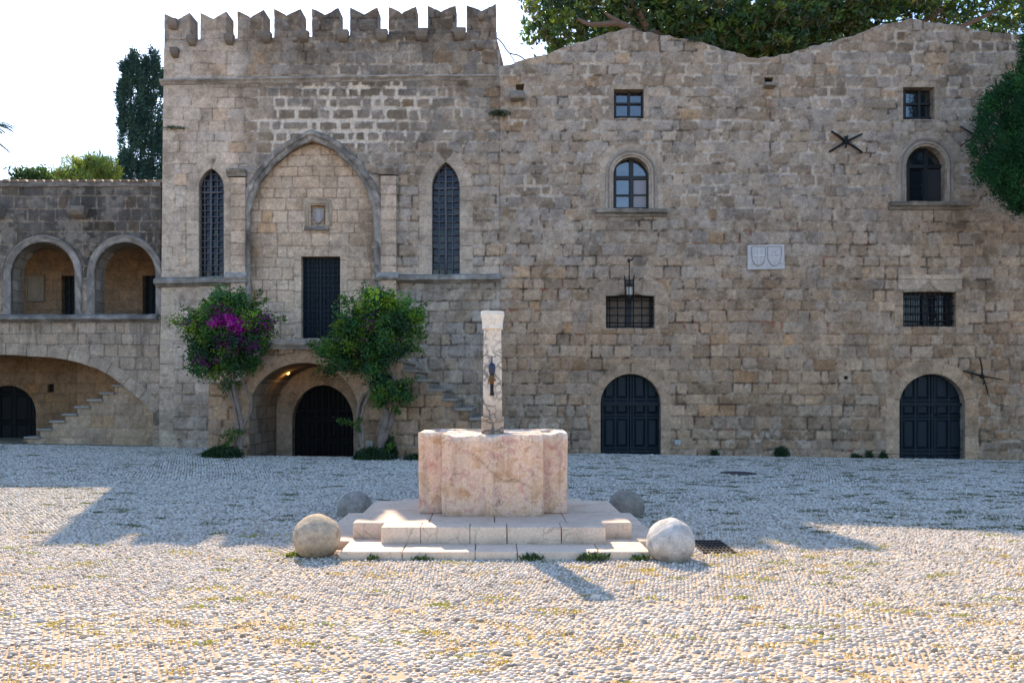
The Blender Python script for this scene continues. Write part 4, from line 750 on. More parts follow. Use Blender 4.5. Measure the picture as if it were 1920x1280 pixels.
def pil(z0, z1, w0, w1, d0_, d1_, col, ch=.02, cy=9.13, cx=-.222, n=10):
    V = []; 
    for i_ in range(n+1):
        f_ = i_/n; w = (w0+(w1-w0)*f_)/2; d = (d0_+(d1_-d0_)*f_)/2; z = z0+(z1-z0)*f_
        for sx, sy in ((-1, -1), (1, -1), (1, 1), (-1, 1)):
            for q in ((0, ch), (ch, 0)) if sx*sy > 0 else ((ch, 0), (0, ch)): V.append((cx+sx*(w-q[0]), cy+sy*(d-q[1]), z))
    Fs = [(i_*8+k, i_*8+(k+1) % 8, (i_+1)*8+(k+1) % 8, (i_+1)*8+k) for i_ in range(n) for k in range(8)]+[tuple(range(7, -1, -1)), tuple(n*8+k for k in range(8))]
    V = np.array(V); mb.add(V, Fs, col(V) if callable(col) else col)
def grime(V): g_ = sm(1.62, 1.35, V[:, 2]); return np.array((1, 1, 1))-g_[:, None]*np.array((.42, .47, .50))
pil(1.08, 1.34, .252, .252, .25, .25, lambda V: np.array((.56, .50, .44))*(.8+.4*vn(V[:, 0]*20, V[:, 2]*20, 3))[:, None])
pil(1.34, 2.36, .216, .198, .21, .19, grime, .012, n=30)
PL = mb.build('pillar', M_CREAM, FT)
mb = MB(); n_ = 28; V = []; prof = [(0, .0), (0, .117), (.012, .119), (.02, .115), (.06, .116), (.11, .121), (.15, .131), (.165, .135), (.172, .131), (.19, .132), (.198, .128), (.2, .122), (.2, 0.0)]
for z_, r_ in prof:
    for k in range(n_):
        a_ = 2*math.pi*k/n_; c_, s_ = math.cos(a_), math.sin(a_); m__ = (abs(c_)**5+abs(s_)**5)**(-1/5); rr_ = r_*m__*(1+.025*math.cos(a_*12)*(1 if .02 < z_ < .16 else 0)); V.append((-.222+rr_*c_, 9.13+rr_*s_, 2.345+z_))
mb.add(V, [(i_*n_+k, i_*n_+(k+1) % n_, (i_+1)*n_+(k+1) % n_, (i_+1)*n_+k) for i_ in range(len(prof)-1) for k in range(n_)]+[tuple(range(n_-1, -1, -1))], (1.03, 1.0, .95))
for (a_, b_, q) in ((0, .09, .02), (-.03, .11, .012), (.03, .11, .012), (-.02, .06, .012), (.02, .06, .012), (0, .14, .014), (-.075, .1, .014), (.075, .1, .014)): mb.lathe([(.0, -.012), (q*.7, -.009), (q, 0)], (-.222+a_, 9.13-.117-.06*max(0, b_-.11), 2.345+b_), 8, (.92, .88, .82), axis='y')
mb.build('capital', M_CAP, PL, True)
M_BRASS = plain('tarnished_brass', (.16, .085, .035), .5, .8, .4, 60); M_BLUE = plain('blue_black_cap', (.02, .035, .07), .35, .2, .2); yt = 9.13-.105
TP = bpy.data.objects.new('tap', None); COLL.objects.link(TP); TP.parent = FT; TP.location = Vector((-.222, yt, 1.78))-FT.location
tx = -.226; mb = MB(); mb.lathe([(.014, 0), (.026, .01), (.036, .035), (.040, .09), (.036, .115), (.016, .135), (.007, .14), (.007, .2), (0, .205)], (tx, yt-.06, 1.82), 14); mb.build('cap', M_BLUE, TP, True)
mb = MB(); mb.lathe([(.022, -.06), (.024, -.03), (.036, -.02), (.036, -.005), (.026, .0), (.032, .02), (.026, .05)], (tx, yt-.06, 1.775), 14); mb.tube([(tx-.045, yt-.06, 1.765), (tx+.045, yt-.06, 1.765)], .009, 6); mb.tube([(tx, yt+.02, 1.775), (tx, yt-.06, 1.775)], .014, 8); mb.build('valve', M_BRASS, TP, True)
mb = MB(); mb.tube([(tx, yt-.06, 1.72), (tx, yt-.06, 1.64), (tx+.002, yt-.065, 1.59)], [.022, .021, .027], 8); mb.build('nozzle', M_IRON, TP, True)

# stone balls
def ball(px, Y, r0, zc, label, seed, col):
    x = (px-960)/F*Y; bm = bmesh.new(); bmesh.ops.create_icosphere(bm, subdivisions=5, radius=1); V = np.array([v.co[:] for v in bm.verts]); Fs = np.array([[v.index for v in f.verts] for f in bm.faces]); bm.free()
    n = fbm(V[:, 0]*2+5+seed, V[:, 2]*2+V[:, 1]*1.3, seed, 4)-.5; n2 = fbm(V[:, 0]*9, V[:, 2]*9+V[:, 1]*7, seed+3, 3)-.5; V2 = V*(1+.10*n+.02*n2)[:, None]*r0; C = np.array(col)*(.8+.5*(n2+.5))[:, None]*(.85+.5*(n+.3))[:, None]
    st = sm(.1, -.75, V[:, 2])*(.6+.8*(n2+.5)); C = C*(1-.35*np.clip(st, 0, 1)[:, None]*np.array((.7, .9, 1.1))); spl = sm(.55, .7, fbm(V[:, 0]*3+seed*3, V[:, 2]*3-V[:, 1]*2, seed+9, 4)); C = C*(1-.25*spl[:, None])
    o = obj('stone_ball', mesh_np('stone_ball', V2, [Fs], C, True), stone_mat('ball_stone', .45, .35, 70)); o.location = (x, Y, zc); tag(o, label, 'stone ball', 'stone balls at the fountain corners')
ball(594, 7.92, .234, .185, 'cream tan stone ball at the fountain step corner in sunlight, near the long shadow', 3, (.43, .36, .27))
ball(1258, 7.74, .233, .172, 'speckled white grey stone ball beside the iron drain grate', 5, (.50, .48, .45))
ball(666, 10.55, .232, .075, 'dull grey stone ball behind the fountain on the side of the bougainvilleas', 8, (.30, .275, .24))
ball(1174, 10.55, .240, .085, 'dark grey stone ball behind the fountain on the side of the drain grate', 11, (.255, .225, .19))

# drain grate and manhole cover
mb = MB(); x0, x1, y0, y1 = 1.93, 2.26, 8.03, 8.65
for i_ in range(9): x = x0+(x1-x0)*i_/8; mb.box((x-.008, y0, -.03), (x+.008, y1, .018))
for j_ in range(6): y = y0+(y1-y0)*j_/5; mb.box((x0, y-.014, -.03), (x1, y+.014, .022))
gr = mb.build('drain_grate', plain('rusty_cast_iron', (.05, .043, .04), .7, .4, .4, 40)); tag(gr, 'rusty iron drain grate in the paving beside the white grey stone ball', 'drain grate')
mb = MB(); mb.box((x0-.01, y0-.01, -.2), (x1+.01, y1+.01, -.012)); o_ = mb.build('pit', M_DOORK, gr)
mb = MB(); mb.lathe([(.0, .012), (.31, .012), (.32, .016), (.35, .016), (.35, -.02)], (4.57, 16.1, float(gz(4.57, 16.1))), 32); o_ = mb.build('manhole_cover', plain('dark_cast_iron', (.06, .06, .07), .6, .4, .3, 40)); tag(o_, 'round dark manhole cover flush in the shaded paving', 'manhole cover')

# ================================================================ PLANTS
def leaves(name, Pt, D, Ln, Wd, col, mat, parent, curl=.25):
    n = len(Pt); D = D/(np.linalg.norm(D, axis=1)[:, None]+1e-9); rv = RG.normal(size=(n, 3)); Sd = np.cross(D, rv); Sd /= np.linalg.norm(Sd, axis=1)[:, None]+1e-9; N = np.cross(Sd, D)
    Ln = np.broadcast_to(Ln, n)[:, None]; Wd = np.broadcast_to(Wd, n)[:, None]; mid = Pt+D*Ln*.45
    V = np.stack([Pt, mid+Sd*Wd*.5+N*Wd*.18, Pt+D*Ln-N*Ln*curl, mid-Sd*Wd*.5+N*Wd*.18], 1).reshape(-1, 3); i_ = np.arange(n)*4
    Fs = np.concatenate([np.stack([i_, i_+1, i_+2], 1), np.stack([i_, i_+2, i_+3], 1)]); return obj(name, mesh_np(name, V, [Fs], np.repeat(col, 4, 0), False), mat, parent)
def clump_cloud(lumps, Y, n_cl, per, sig, depth, spread=.12):
    """leaf positions gathered in clumps spread through an uneven crown; lumps are (px, py, rx, ry) at distance Y"""
    w = np.array([l[2]*l[3] for l in lumps], float); w /= w.sum(); k = RG.choice(len(lumps), n_cl, p=w); u = RG.normal(size=(n_cl, 3)); u /= np.linalg.norm(u, axis=1)[:, None]; r_ = RG.uniform(.1, 1, n_cl)**.5*RG.lognormal(0, spread, n_cl)
    L_ = np.array(lumps, float)[k]; px = L_[:, 0]+u[:, 0]*r_*L_[:, 2]; py = L_[:, 1]+u[:, 2]*r_*L_[:, 3]; yy = Y+u[:, 1]*r_*depth; C = np.stack([(px-960)/F*Y, yy, CAMZ-(py-HOR)/F*Y], 1)
    cid = np.repeat(np.arange(n_cl), per); return C[cid]+RG.normal(size=(len(cid), 3))*sig, cid, u[cid]
def foliage(parent, lumps, Y, n_cl, per, sig, depth, L_, W_, cols, mat, up=.3, name='foliage', jit=.8, curl=.25, young=False):
    Pt, cid, u = clump_cloud(lumps, Y, n_cl, per, sig, depth, .24 if young else .1); n = len(Pt); D = u*.6+RG.normal(size=(n, 3))*jit; D[:, 2] += up; cols = np.array(cols); cc = cols[RG.integers(0, len(cols), cid.max()+1)][cid]; cl = (.7+.6*RG.random(cid.max()+1))[cid]
    c = cc*cl[:, None]*(.7+.6*RG.random(n))[:, None]
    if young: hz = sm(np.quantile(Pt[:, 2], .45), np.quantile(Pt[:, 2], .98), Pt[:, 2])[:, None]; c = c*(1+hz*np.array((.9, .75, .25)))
    return leaves(name, Pt, D, L_*(.7+.6*RG.random(n)), W_*(.7+.6*RG.random(n)), c, mat, parent, curl)
def shoot(pts, Y, n, L_, W_, cols):
    A_ = np.array([P3(a, b, Y) for a, b in pts]); t_ = RG.random(n)*(len(A_)-1); k = np.minimum(t_.astype(int), len(A_)-2); f_ = (t_-k)[:, None]; Pt = A_[k]*(1-f_)+A_[k+1]*f_+RG.normal(size=(n, 3))*.03; D = RG.normal(size=(n, 3))+np.array((0, 0, .3))
    cols = np.array(cols); return Pt, D, cols[RG.integers(0, len(cols), n)]*(.7+.6*RG.random(n))[:, None]
BG = [(.045, .125, .035), (.032, .095, .04), (.06, .155, .03), (.028, .080, .045), (.13, .22, .025)]
def bougain(label, Y, lumps, shoots, stems, ncl, flowers, seedpos, bark=(.23, .18, .15)):
    bx, bz = P(*seedpos, Y); T = thing('bougainvillea', label, 'climbing plant', (bx, Y, float(gz(bx, Y))), 'bougainvilleas flanking the archway')
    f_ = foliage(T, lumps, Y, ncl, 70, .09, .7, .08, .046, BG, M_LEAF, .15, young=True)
    PS = [shoot(s_, Y-.1, 110, .06, .034, BG[2:]+[(.09, .16, .03)]) for s_ in shoots]; leaves('shoots', np.concatenate([p[0] for p in PS]), np.concatenate([p[1] for p in PS]), .065, .036, np.concatenate([p[2] for p in PS]), M_LEAF, T)
    for s_, r0 in stems:
        mb = MB()
        pts = [P3(a, b, Y+q) for a, b, q in s_]; fine = []
        for a, b in zip(pts[:-1], pts[1:]):
            for k in range(5): fine.append(tuple(a[j]+(b[j]-a[j])*k/5 for j in range(3)))
        fine.append(pts[-1]); F_ = np.array(fine)
        for _ in range(3): F_[1:-1] = (F_[:-2]+2*F_[1:-1]+F_[2:])/4
        F_[1:-1] += RG.normal(size=F_[1:-1].shape)*.006; n_ = len(F_); mb.tube([tuple(q) for q in F_], [r0*(1-.55*i_/n_)*(1+.12*math.sin(i_*1.3)) for i_ in range(n_)], 8, np.array(bark)*rnd.uniform(.85, 1.15)); mb.build('stem', M_BARK, T, True)
    if flowers:
        for lum, n_, per, cols in flowers: foliage(T, lum, Y-.55, n_, per, .06, .3, .06, .05, cols, M_PETAL, .1, 'blossom')
    return T
MAG = [(.42, .02, .36), (.34, .016, .32), (.50, .05, .44)]; PUR = [(.13, .016, .13), (.10, .014, .12), (.18, .018, .17)]
bougain('purple flowering bougainvillea bush beside the left jamb of the bridge archway', 18.35,
    [(422, 640, 58, 52), (380, 612, 38, 24), (470, 612, 38, 28), (420, 585, 48, 26), (395, 678, 34, 26), (452, 680, 36, 24), (448, 564, 20, 20), (362, 606, 20, 10), (372, 655, 22, 14), (490, 600, 18, 10), (410, 560, 22, 16), (430, 715, 20, 12), (480, 650, 20, 18)],
    [[(338, 577), (365, 583), (395, 592)], [(492, 543), (478, 560), (468, 590)], [(338, 632), (362, 638), (385, 640)], [(498, 606), (515, 600), (538, 596)], [(430, 548), (428, 575)], [(400, 556), (405, 580)], [(345, 618), (372, 622)], [(380, 560), (392, 580), (400, 600)], [(455, 545), (452, 565)], [(418, 545), (420, 570)], [(500, 640), (480, 640)], [(410, 822), (435, 806), (452, 812)], [(425, 835), (440, 815)], [(470, 575), (505, 562)]],
    [([(452, 852, 0), (450, 815, .05), (442, 775, .1), (436, 740, .15), (420, 710, .2), (405, 685, .2)], .055), ([(449, 850, 0), (456, 800, .02), (447, 765, .05), (438, 730, .05), (436, 690, .05), (425, 650, .1), (400, 610, .2), (385, 585, .3)], .05), ([(455, 800, .02), (470, 775, .1), (472, 745, .15), (462, 728, .1), (452, 712, .05), (455, 680, .1), (470, 640, .2), (482, 605, .3)], .04), ([(440, 835, .1), (447, 805, .1), (452, 770, .1), (440, 725, .1), (428, 700, .1)], .035), ([(447, 780, .12), (430, 740, .15), (415, 715, .2)], .03)],
    235, [([(422, 603, 20, 11), (442, 614, 10, 9)], 30, 34, MAG), ([(480, 608, 32, 16), (405, 585, 34, 14), (365, 612, 26, 9), (502, 598, 14, 8), (395, 678, 30, 12), (440, 640, 50, 26)], 74, 9, PUR)], (450, 852))
bougain('green bougainvillea bush beside the right jamb of the bridge archway, below the stair', 18.35,
    [(700, 630, 56, 52), (665, 612, 38, 28), (742, 605, 40, 30), (700, 580, 44, 26), (632, 652, 30, 16), (748, 655, 30, 20), (712, 695, 30, 28), (655, 682, 34, 18), (728, 738, 30, 20), (600, 696, 14, 7), (682, 560, 16, 16), (775, 590, 20, 10), (720, 565, 18, 16), (752, 575, 16, 12), (625, 665, 18, 10)],
    [[(806, 566), (785, 578), (755, 590)], [(686, 540), (690, 560), (695, 590)], [(640, 556), (655, 580), (672, 600)], [(803, 632), (780, 632), (750, 625)], [(770, 560), (752, 585)], [(585, 655), (610, 652), (645, 655)], [(600, 640), (625, 640)], [(588, 705), (600, 685), (615, 690), (650, 690)], [(632, 788), (648, 790), (665, 797)], [(672, 810), (668, 795), (676, 785)], [(715, 545), (714, 565), (712, 590)], [(660, 560), (672, 585)], [(795, 600), (775, 600), (750, 605)], [(735, 552), (732, 580)], [(620, 610), (645, 618), (665, 625)], [(790, 660), (765, 650)], [(735, 720), (765, 715), (785, 708)], [(750, 775), (738, 765)], [(725, 840), (735, 832)]],
    [([(683, 855, 0), (678, 830, .03), (672, 800, .05), (670, 770, .06), (678, 745, .06), (695, 730, .05), (710, 715, .03)], .06), ([(679, 850, .02), (681, 815, .03), (676, 785, .05), (684, 760, .06), (693, 738, .05), (705, 705, 0)], .05), ([(676, 835, .1), (674, 800, .12), (677, 760, .12), (688, 735, .1)], .035), ([(712, 856, 0), (714, 828, .02), (720, 800, .03), (726, 782, .04), (722, 760, .05), (724, 735, .05), (715, 700, .05), (705, 660, .1), (690, 610, .25), (684, 585, .3)], .10), ([(716, 830, .03), (730, 800, .05), (738, 770, .08), (741, 740, .1), (738, 705, .1), (730, 680, .1), (742, 640, .2), (752, 612, .3)], .07), ([(712, 825, .06), (714, 795, .06), (722, 770, .05)], .06)],
    285, [([(742, 650, 10, 8), (700, 610, 40, 30)], 8, 9, PUR)], (712, 856))

def tufts(name, label, px, py, Y, w, h, n, cols, L_=.07, W_=.03, group=None, cat='weeds'):
    if cat == 'weeds' and Y < 9: n = int(n*.55); h *= .7
    x, z = P(px, py, Y); z0 = float(gz(x, Y)); q_ = RG.random(n)**.62; a_ = RG.random(n)*6.283; q2 = q_*(.75+.5*vn(a_*1.6, a_*0+px, 3)); Pt = np.stack([x+q2*np.cos(a_)*w*.75, Y+q2*np.sin(a_)*w*.35, z0+h*1.1*np.sqrt(np.clip(1-q_**2, 0, 1))*RG.random(n)**.7*(.6+.8*vn(np.cos(a_)*q_*3+px, np.sin(a_)*q_*3, 8))], 1); D = RG.normal(size=(n, 3)); D[:, 2] = np.abs(D[:, 2])+.4; cols = np.array(cols)
    o = leaves(name, Pt-np.array((x, Y, z0)), D, L_*(.6+.8*RG.random(n)), W_*(.7+.6*RG.random(n)), cols[RG.integers(0, len(cols), n)]*(.7+.6*RG.random(n))[:, None], M_LEAF, None); o.location = (x, Y, z0); return tag(o, label, cat, group)
WD = [(.03, .07, .025), (.045, .09, .03), (.03, .06, .035)]
tufts('ground_cover_plant', 'dark leafy ground plant at the foot of the purple flowering bougainvillea', 418, 850, 18.3, .55, .22, 1500, WD, .08, .035, cat='ground plant')
tufts('ground_cover_plant', 'dark leafy ground plant at the foot of the green bougainvillea', 695, 858, 18.3, .62, .20, 1500, WD, .08, .035, cat='ground plant')
tufts('ground_cover_plant', 'bushy side growth against the stair wall beside the thick twisted stems', 733, 835, 18.5, .22, .45, 500, WD, .08, .035, cat='ground plant')
tufts('ground_cover_plant', 'low green plant half hidden behind the pink fountain block', 775, 858, 18.4, .3, .1, 350, WD, .07, .03, cat='ground plant')
GW = 'weeds growing along the foot of the wall'
for px, wd, h_, n_, lb in ((1465, .26, .24, 420, 'largest dark weed clump at the foot of the gabled wall'), (1340, .14, .14, 120, 'small weed sprig at the wall foot closest to the arched door near the lantern'), (1606, .2, .08, 120, 'lowest flat weed patch at the foot of the gabled wall'),
                      (1630, .12, .16, 160, 'upright weed clump at the wall foot, middle of the three near the right arched door'), (1657, .14, .14, 170, 'weed clump at the wall foot right beside the right arched door')):
    tufts('weed_clump', lb, px, 850, WY-.12, wd, h_, n_, WD, .07, .03, GW)
GF = 'weeds along the front of the fountain step'
for px, Y_, wd, h_, n_, lb in ((993, 7.68, .16, .07, 130, 'dark weed at the middle of the fountain lower step front'), (1112, 7.68, .22, .09, 260, 'widest green weed clump along the fountain lower step front'), (1200, 7.69, .12, .05, 90, 'weed in front of the step corner next to the white grey ball'), (795, 7.70, .15, .04, 80, 'thin low weed along the step front left of the pillar'),
                               (700, 7.70, .10, .04, 50, 'tiny weed along the step front nearest the cream ball'), (553, 7.85, .12, .05, 130, 'bright green weed at the outer side of the cream tan ball')):
    tufts('weed_clump', lb, px, 1047, Y_, wd, h_, n_, [(.05, .09, .025), (.04, .075, .03)] if px != 553 else [(.16, .20, .03), (.12, .18, .03)], .045, .022, GF)
def wallplant(label, px, py, w, h, n):
    x, z = P(px, py, WY); q_ = RG.random(n)**.7; a_ = RG.random(n)*6.283; Pt = np.stack([q_*np.cos(a_)*w*.62, -.06*RG.random(n), q_*np.sin(a_)*h*.6], 1); D = RG.normal(size=(n, 3)); D[:, 1] -= .4; c = np.array((.05, .085, .045))*(.6+.8*RG.random(n))[:, None]
    o = leaves('wall_plant', Pt, D, .07, .02, c, M_LEAF, None); o.location = (x, WY-.02, z); tag(o, label, 'wall plant', 'plants rooted in the wall joints')
wallplant('straggly grey green plant growing from the wall under the broken spout hole', 938, 214, .45, .14, 240); wallplant('thin grey plant in a joint at the outer edge of the crenellated hall', 330, 241, .55, .05, 120)
wallplant('tiny dry plant on the coping of the gable near the arched tree limbs', 1303, 76, .35, .07, 120)

# trees behind
def limb(mb, pts, r0, r1, col=(.17, .12, .09)):
    A_ = [Vector(p) for p in pts]; fine = []
    for a, b in zip(A_[:-1], A_[1:]):
        for k in range(4): fine.append(a.lerp(b, k/4))
    fine.append(A_[-1]); F_ = np.array([tuple(q) for q in fine])
    for _ in range(3): F_[1:-1] = (F_[:-2]+2*F_[1:-1]+F_[2:])/4
    n_ = len(F_); mb.tube([tuple(q) for q in F_], [r0+(r1-r0)*i_/(n_-1) for i_ in range(n_)], 9, col)
YF = 25.5
FC = thing('broadleaf_tree', 'huge glossy broadleaf evergreen tree rising behind the gabled roof', 'tree', (*P(1430, 0, 27)[:1], 27, 0))
mb = MB(); bx = P(1430, 0, 27)[0]
limb(mb, [(bx, 27, 0), (bx+.2, 27, 5), (bx-.1, 26.8, 9)], .75, .6); limb(mb, [(bx-.1, 26.8, 9), P3(1440, 90, 26.3), P3(1448, 40, 26.2), P3(1455, -40, 26.3)], .22, .12); limb(mb, [(bx-.1, 26.8, 8.6), P3(1320, 110, 26.4), P3(1218, 62, 25), P3(1205, 36, 24.8), P3(1190, 12, 24.7), P3(1175, -15, 24.8)], .16, .08); limb(mb, [(bx-.1, 26.8, 8.2), P3(1290, 130, 26), P3(1185, 55, 24.6), P3(1160, 42, 24.4), P3(1130, 46, 24.3), P3(1105, 47, 24.3), P3(1082, 35, 24.4)], .15, .045)
limb(mb, [(bx, 27, 8.8), P3(1600, 120, 26), P3(1780, 60, 25.4), P3(1850, 30, 25.2), P3(1890, 8, 25.2)], .14, .03); limb(mb, [P3(1160, 42, 24.4), P3(1145, 33, 24.3), P3(1135, 25, 24.3)], .09, .04); limb(mb, [(bx, 27, 9), P3(1650, 100, 26), P3(1730, 40, 25.8), P3(1830, -20, 25.6)], .14, .05)
mb.build('trunk', M_BARK, FC, True)
def rosettes(C, per, L_, W_, cols, parent, name='crown'):
    n = len(C); cid = np.repeat(np.arange(n), per); out = RG.normal(size=(n, 3)); out[:, 2] += .7; out[:, 1] -= .4; out /= np.linalg.norm(out, axis=1)[:, None]; D = out[cid]*.75+RG.normal(size=(n*per, 3))*.62; Pt = C[cid]+D*.03+RG.normal(size=(n*per, 3))*.05
    cols = np.array(cols); c = cols[RG.integers(0, len(cols), n)][cid]*(.65+.7*RG.random(n*per))[:, None]; return leaves(name, Pt, D, L_*(.7+.5*RG.random(n*per)), W_*(.8+.4*RG.random(n*per)), c, M_GLOSS, parent, .12)
lumps = [(1090, 30, 95, 60, 90), (1040, 60, 45, 38, 34), (1010, 20, 38, 30, 24), (1030, -40, 60, 50, 40), (1150, 10, 110, 60, 110), (1230, 40, 110, 62, 190), (1330, 50, 120, 62, 240), (1430, 60, 120, 62, 250), (1530, 40, 110, 52, 200), (1600, 10, 90, 55, 130), (1250, -60, 200, 60, 240), (1500, -60, 220, 60, 260), (1690, 0, 70, 38, 60), (1760, 10, 80, 40, 46), (1850, 20, 80, 40, 48), (1900, 40, 50, 30, 26), (1760, -60, 160, 50, 120), (1950, -20, 90, 60, 60), (1345, 95, 60, 25, 70), (1440, 100, 80, 20, 80)]
Cs = []
for (cx_, cy_, rx, ry, n_) in lumps:
    n_ = int(n_*1.75); u = RG.normal(size=(n_, 3)); u /= np.linalg.norm(u, axis=1)[:, None]; r_ = RG.random(n_)**.38; Cs.append(np.stack([(cx_+u[:, 0]*r_*rx-960)/F*YF, YF+.6+u[:, 1]*r_*2.0, CAMZ-(cy_+u[:, 2]*r_*ry-HOR)/F*YF], 1))
Cs = np.concatenate(Cs); Cs = Cs[~((Cs[:, 2] < 9.5))]
rosettes(Cs, 11, .25, .095, [(.055, .115, .036), (.042, .095, .045), (.075, .145, .034), (.13, .18, .035), (.10, .10, .045), (.045, .10, .05)], FC)

def conifer(name, label, Y, prof, px_off, n_cl, per, sig, cols, L_, W_, depthk=1.0, group=None, trunk_r=.14, cat='cypress', zb=0):
    """prof: (py, left px, right px) rows from the top down"""
    cx = np.mean([(l+r_)/2 for _, l, r_ in prof]); bx = (cx-960)/F*Y; T = thing(name, label, cat, (bx, Y, zb), group); pr = np.array(prof, float); C = []; U = []
    area = np.maximum(pr[:, 2]-pr[:, 1], 4); ys = np.interp(RG.random(n_cl), np.concatenate([[0], np.cumsum((area[1:]+area[:-1])/2*np.diff(pr[:, 0]))])/np.sum((area[1:]+area[:-1])/2*np.diff(pr[:, 0])), pr[:, 0])
    l = np.interp(ys, pr[:, 0], pr[:, 1]); r_ = np.interp(ys, pr[:, 0], pr[:, 2]); a = RG.random(n_cl)*2*np.pi; q = RG.random(n_cl)**.42*.93; R_ = (r_-l)/2
    C = np.stack([((l+r_)/2+R_*q*np.cos(a)-960)/F*Y, Y+R_/F*Y*q*np.sin(a)*depthk, CAMZ-(ys-HOR)/F*Y], 1); out = np.stack([np.cos(a), np.sin(a), np.full(n_cl, .9)], 1)
    cid = np.repeat(np.arange(n_cl), per); sg = np.array(sig); Pt = C[cid]+RG.normal(size=(len(cid), 3))*sg; D = out[cid]*.7+RG.normal(size=(len(cid), 3))*.45; cols = np.array(cols); c = cols[RG.integers(0, len(cols), n_cl)][cid]*(.65+.7*RG.random(len(cid)))[:, None]
    leaves('crown', Pt, D, L_*(.7+.6*RG.random(len(cid))), W_*(.7+.6*RG.random(len(cid))), c, M_NEEDLE, T, .05); mb = MB(); zt = CAMZ-(pr[1, 0]-HOR)/F*Y; limb(mb, [(bx, Y, zb), (bx+.05, Y, zt*.5), (bx, Y, zt*.92)], trunk_r, .02); mb.build('trunk', M_BARK, T, True); return T
CY = [(.045, .10, .09), (.036, .082, .08), (.055, .115, .09)]  # haze put into the leaf colours, lighter and bluer
conifer('cypress_tree', 'slender dark cypress with pointed tip behind the wing, the one farther from the hall', 33, [(103, 249, 251), (116, 245, 255), (125, 235, 258), (150, 226, 268), (180, 220, 270), (195, 219, 268), (215, 225, 266), (240, 224, 266), (262, 223, 265), (300, 221, 266), (345, 223, 268), (420, 226, 266)], 0, 215, 105, (.075, .075, .15), CY, .16, .05, group='cypresses behind the wing')
conifer('cypress_tree', 'dark cypress with forked blunt top behind the wing, touching the hall corner', 33.6, [(97, 274, 277), (104, 264, 292), (112, 258, 298), (130, 262, 303), (150, 268, 306), (175, 268, 306), (200, 262, 308), (260, 262, 310), (300, 262, 312), (345, 264, 312), (420, 266, 312)], 0, 205, 100, (.075, .075, .15), CY, .16, .05, group='cypresses behind the wing')
PNC = [(.16, .24, .06), (.19, .27, .07), (.12, .19, .07), (.28, .31, .06)]
def pine(label, px, Y, lumps, n_cl, cols, name='pine_tree', L_=.24, W_=.03, cat='pine'):
    bx = (px-960)/F*Y; T = thing(name, label, cat, (bx, Y, 0)); Pt, cid, u = clump_cloud(lumps, Y, n_cl, 60, .10, 1.0); n = len(Pt); D = RG.normal(size=(n, 3))*.7+np.array((0, 0, .8)); cols = np.array(cols); c = cols[RG.integers(0, len(cols), cid.max()+1)][cid]*(.6+.8*RG.random(n))[:, None]
    leaves('crown', Pt, D, L_*(.7+.6*RG.random(n)), W_, c, M_LEAF, T, .05); mb = MB(); zt = CAMZ-(lumps[0][1]+10-HOR)/F*Y; limb(mb, [(bx, Y, 0), (bx+.2, Y, zt*.6), ((lumps[0][0]-960)/F*Y, Y, zt)], .16, .03)
    for l in lumps[1:]: limb(mb, [(bx+.15, Y, zt*.75), ((l[0]-960)/F*Y, Y, CAMZ-(l[1]-HOR)/F*Y)], .05, .015)
    mb.build('trunk', M_BARK, T, True); return T
pine('young sunlit pine with upright bright tips between the low trees and the cypresses', 187, 29, [(186, 305, 10, 12), (185, 320, 16, 14), (170, 325, 16, 14), (208, 322, 14, 14), (156, 318, 6, 8), (190, 345, 34, 20)], 110, PNC)
pine('small pine with sparse twigs peeping over the wing roof beside the bright pine', 140, 28, [(131, 322, 4, 5), (140, 334, 14, 9), (118, 333, 9, 6), (150, 345, 24, 16)], 50, PNC)
pine('round dark leafy tree crown just showing above the wing roof tiles', 62, 30, [(48, 332, 14, 7), (80, 335, 22, 7), (100, 333, 9, 6), (65, 350, 40, 16)], 90, [(.04, .09, .035), (.06, .12, .04), (.05, .10, .05)], 'broadleaf_tree', .12, .06, 'tree')
# dark conifer at the right edge, standing in front of the wall
conifer('conifer_tree', 'dense dark green conifer overhanging the right end of the gabled building', 18.6, [(-90, 1945, 1990), (-30, 1935, 2010), (30, 1925, 2022), (75, 1922, 2030), (110, 1914, 2040), (137, 1884, 2060), (165, 1862, 2075), (192, 1846, 2085), (234, 1829, 2100), (289, 1823, 2106), (330, 1834, 2104), (354, 1866, 2095), (374, 1884, 2075), (386, 1900, 2050)], 0, 900, 110, (.085, .085, .12), [(.016, .075, .030), (.013, .058, .028), (.022, .095, .032), (.03, .115, .036)], .085, .028, depthk=.75, trunk_r=.2, cat='conifer', zb=-.16)
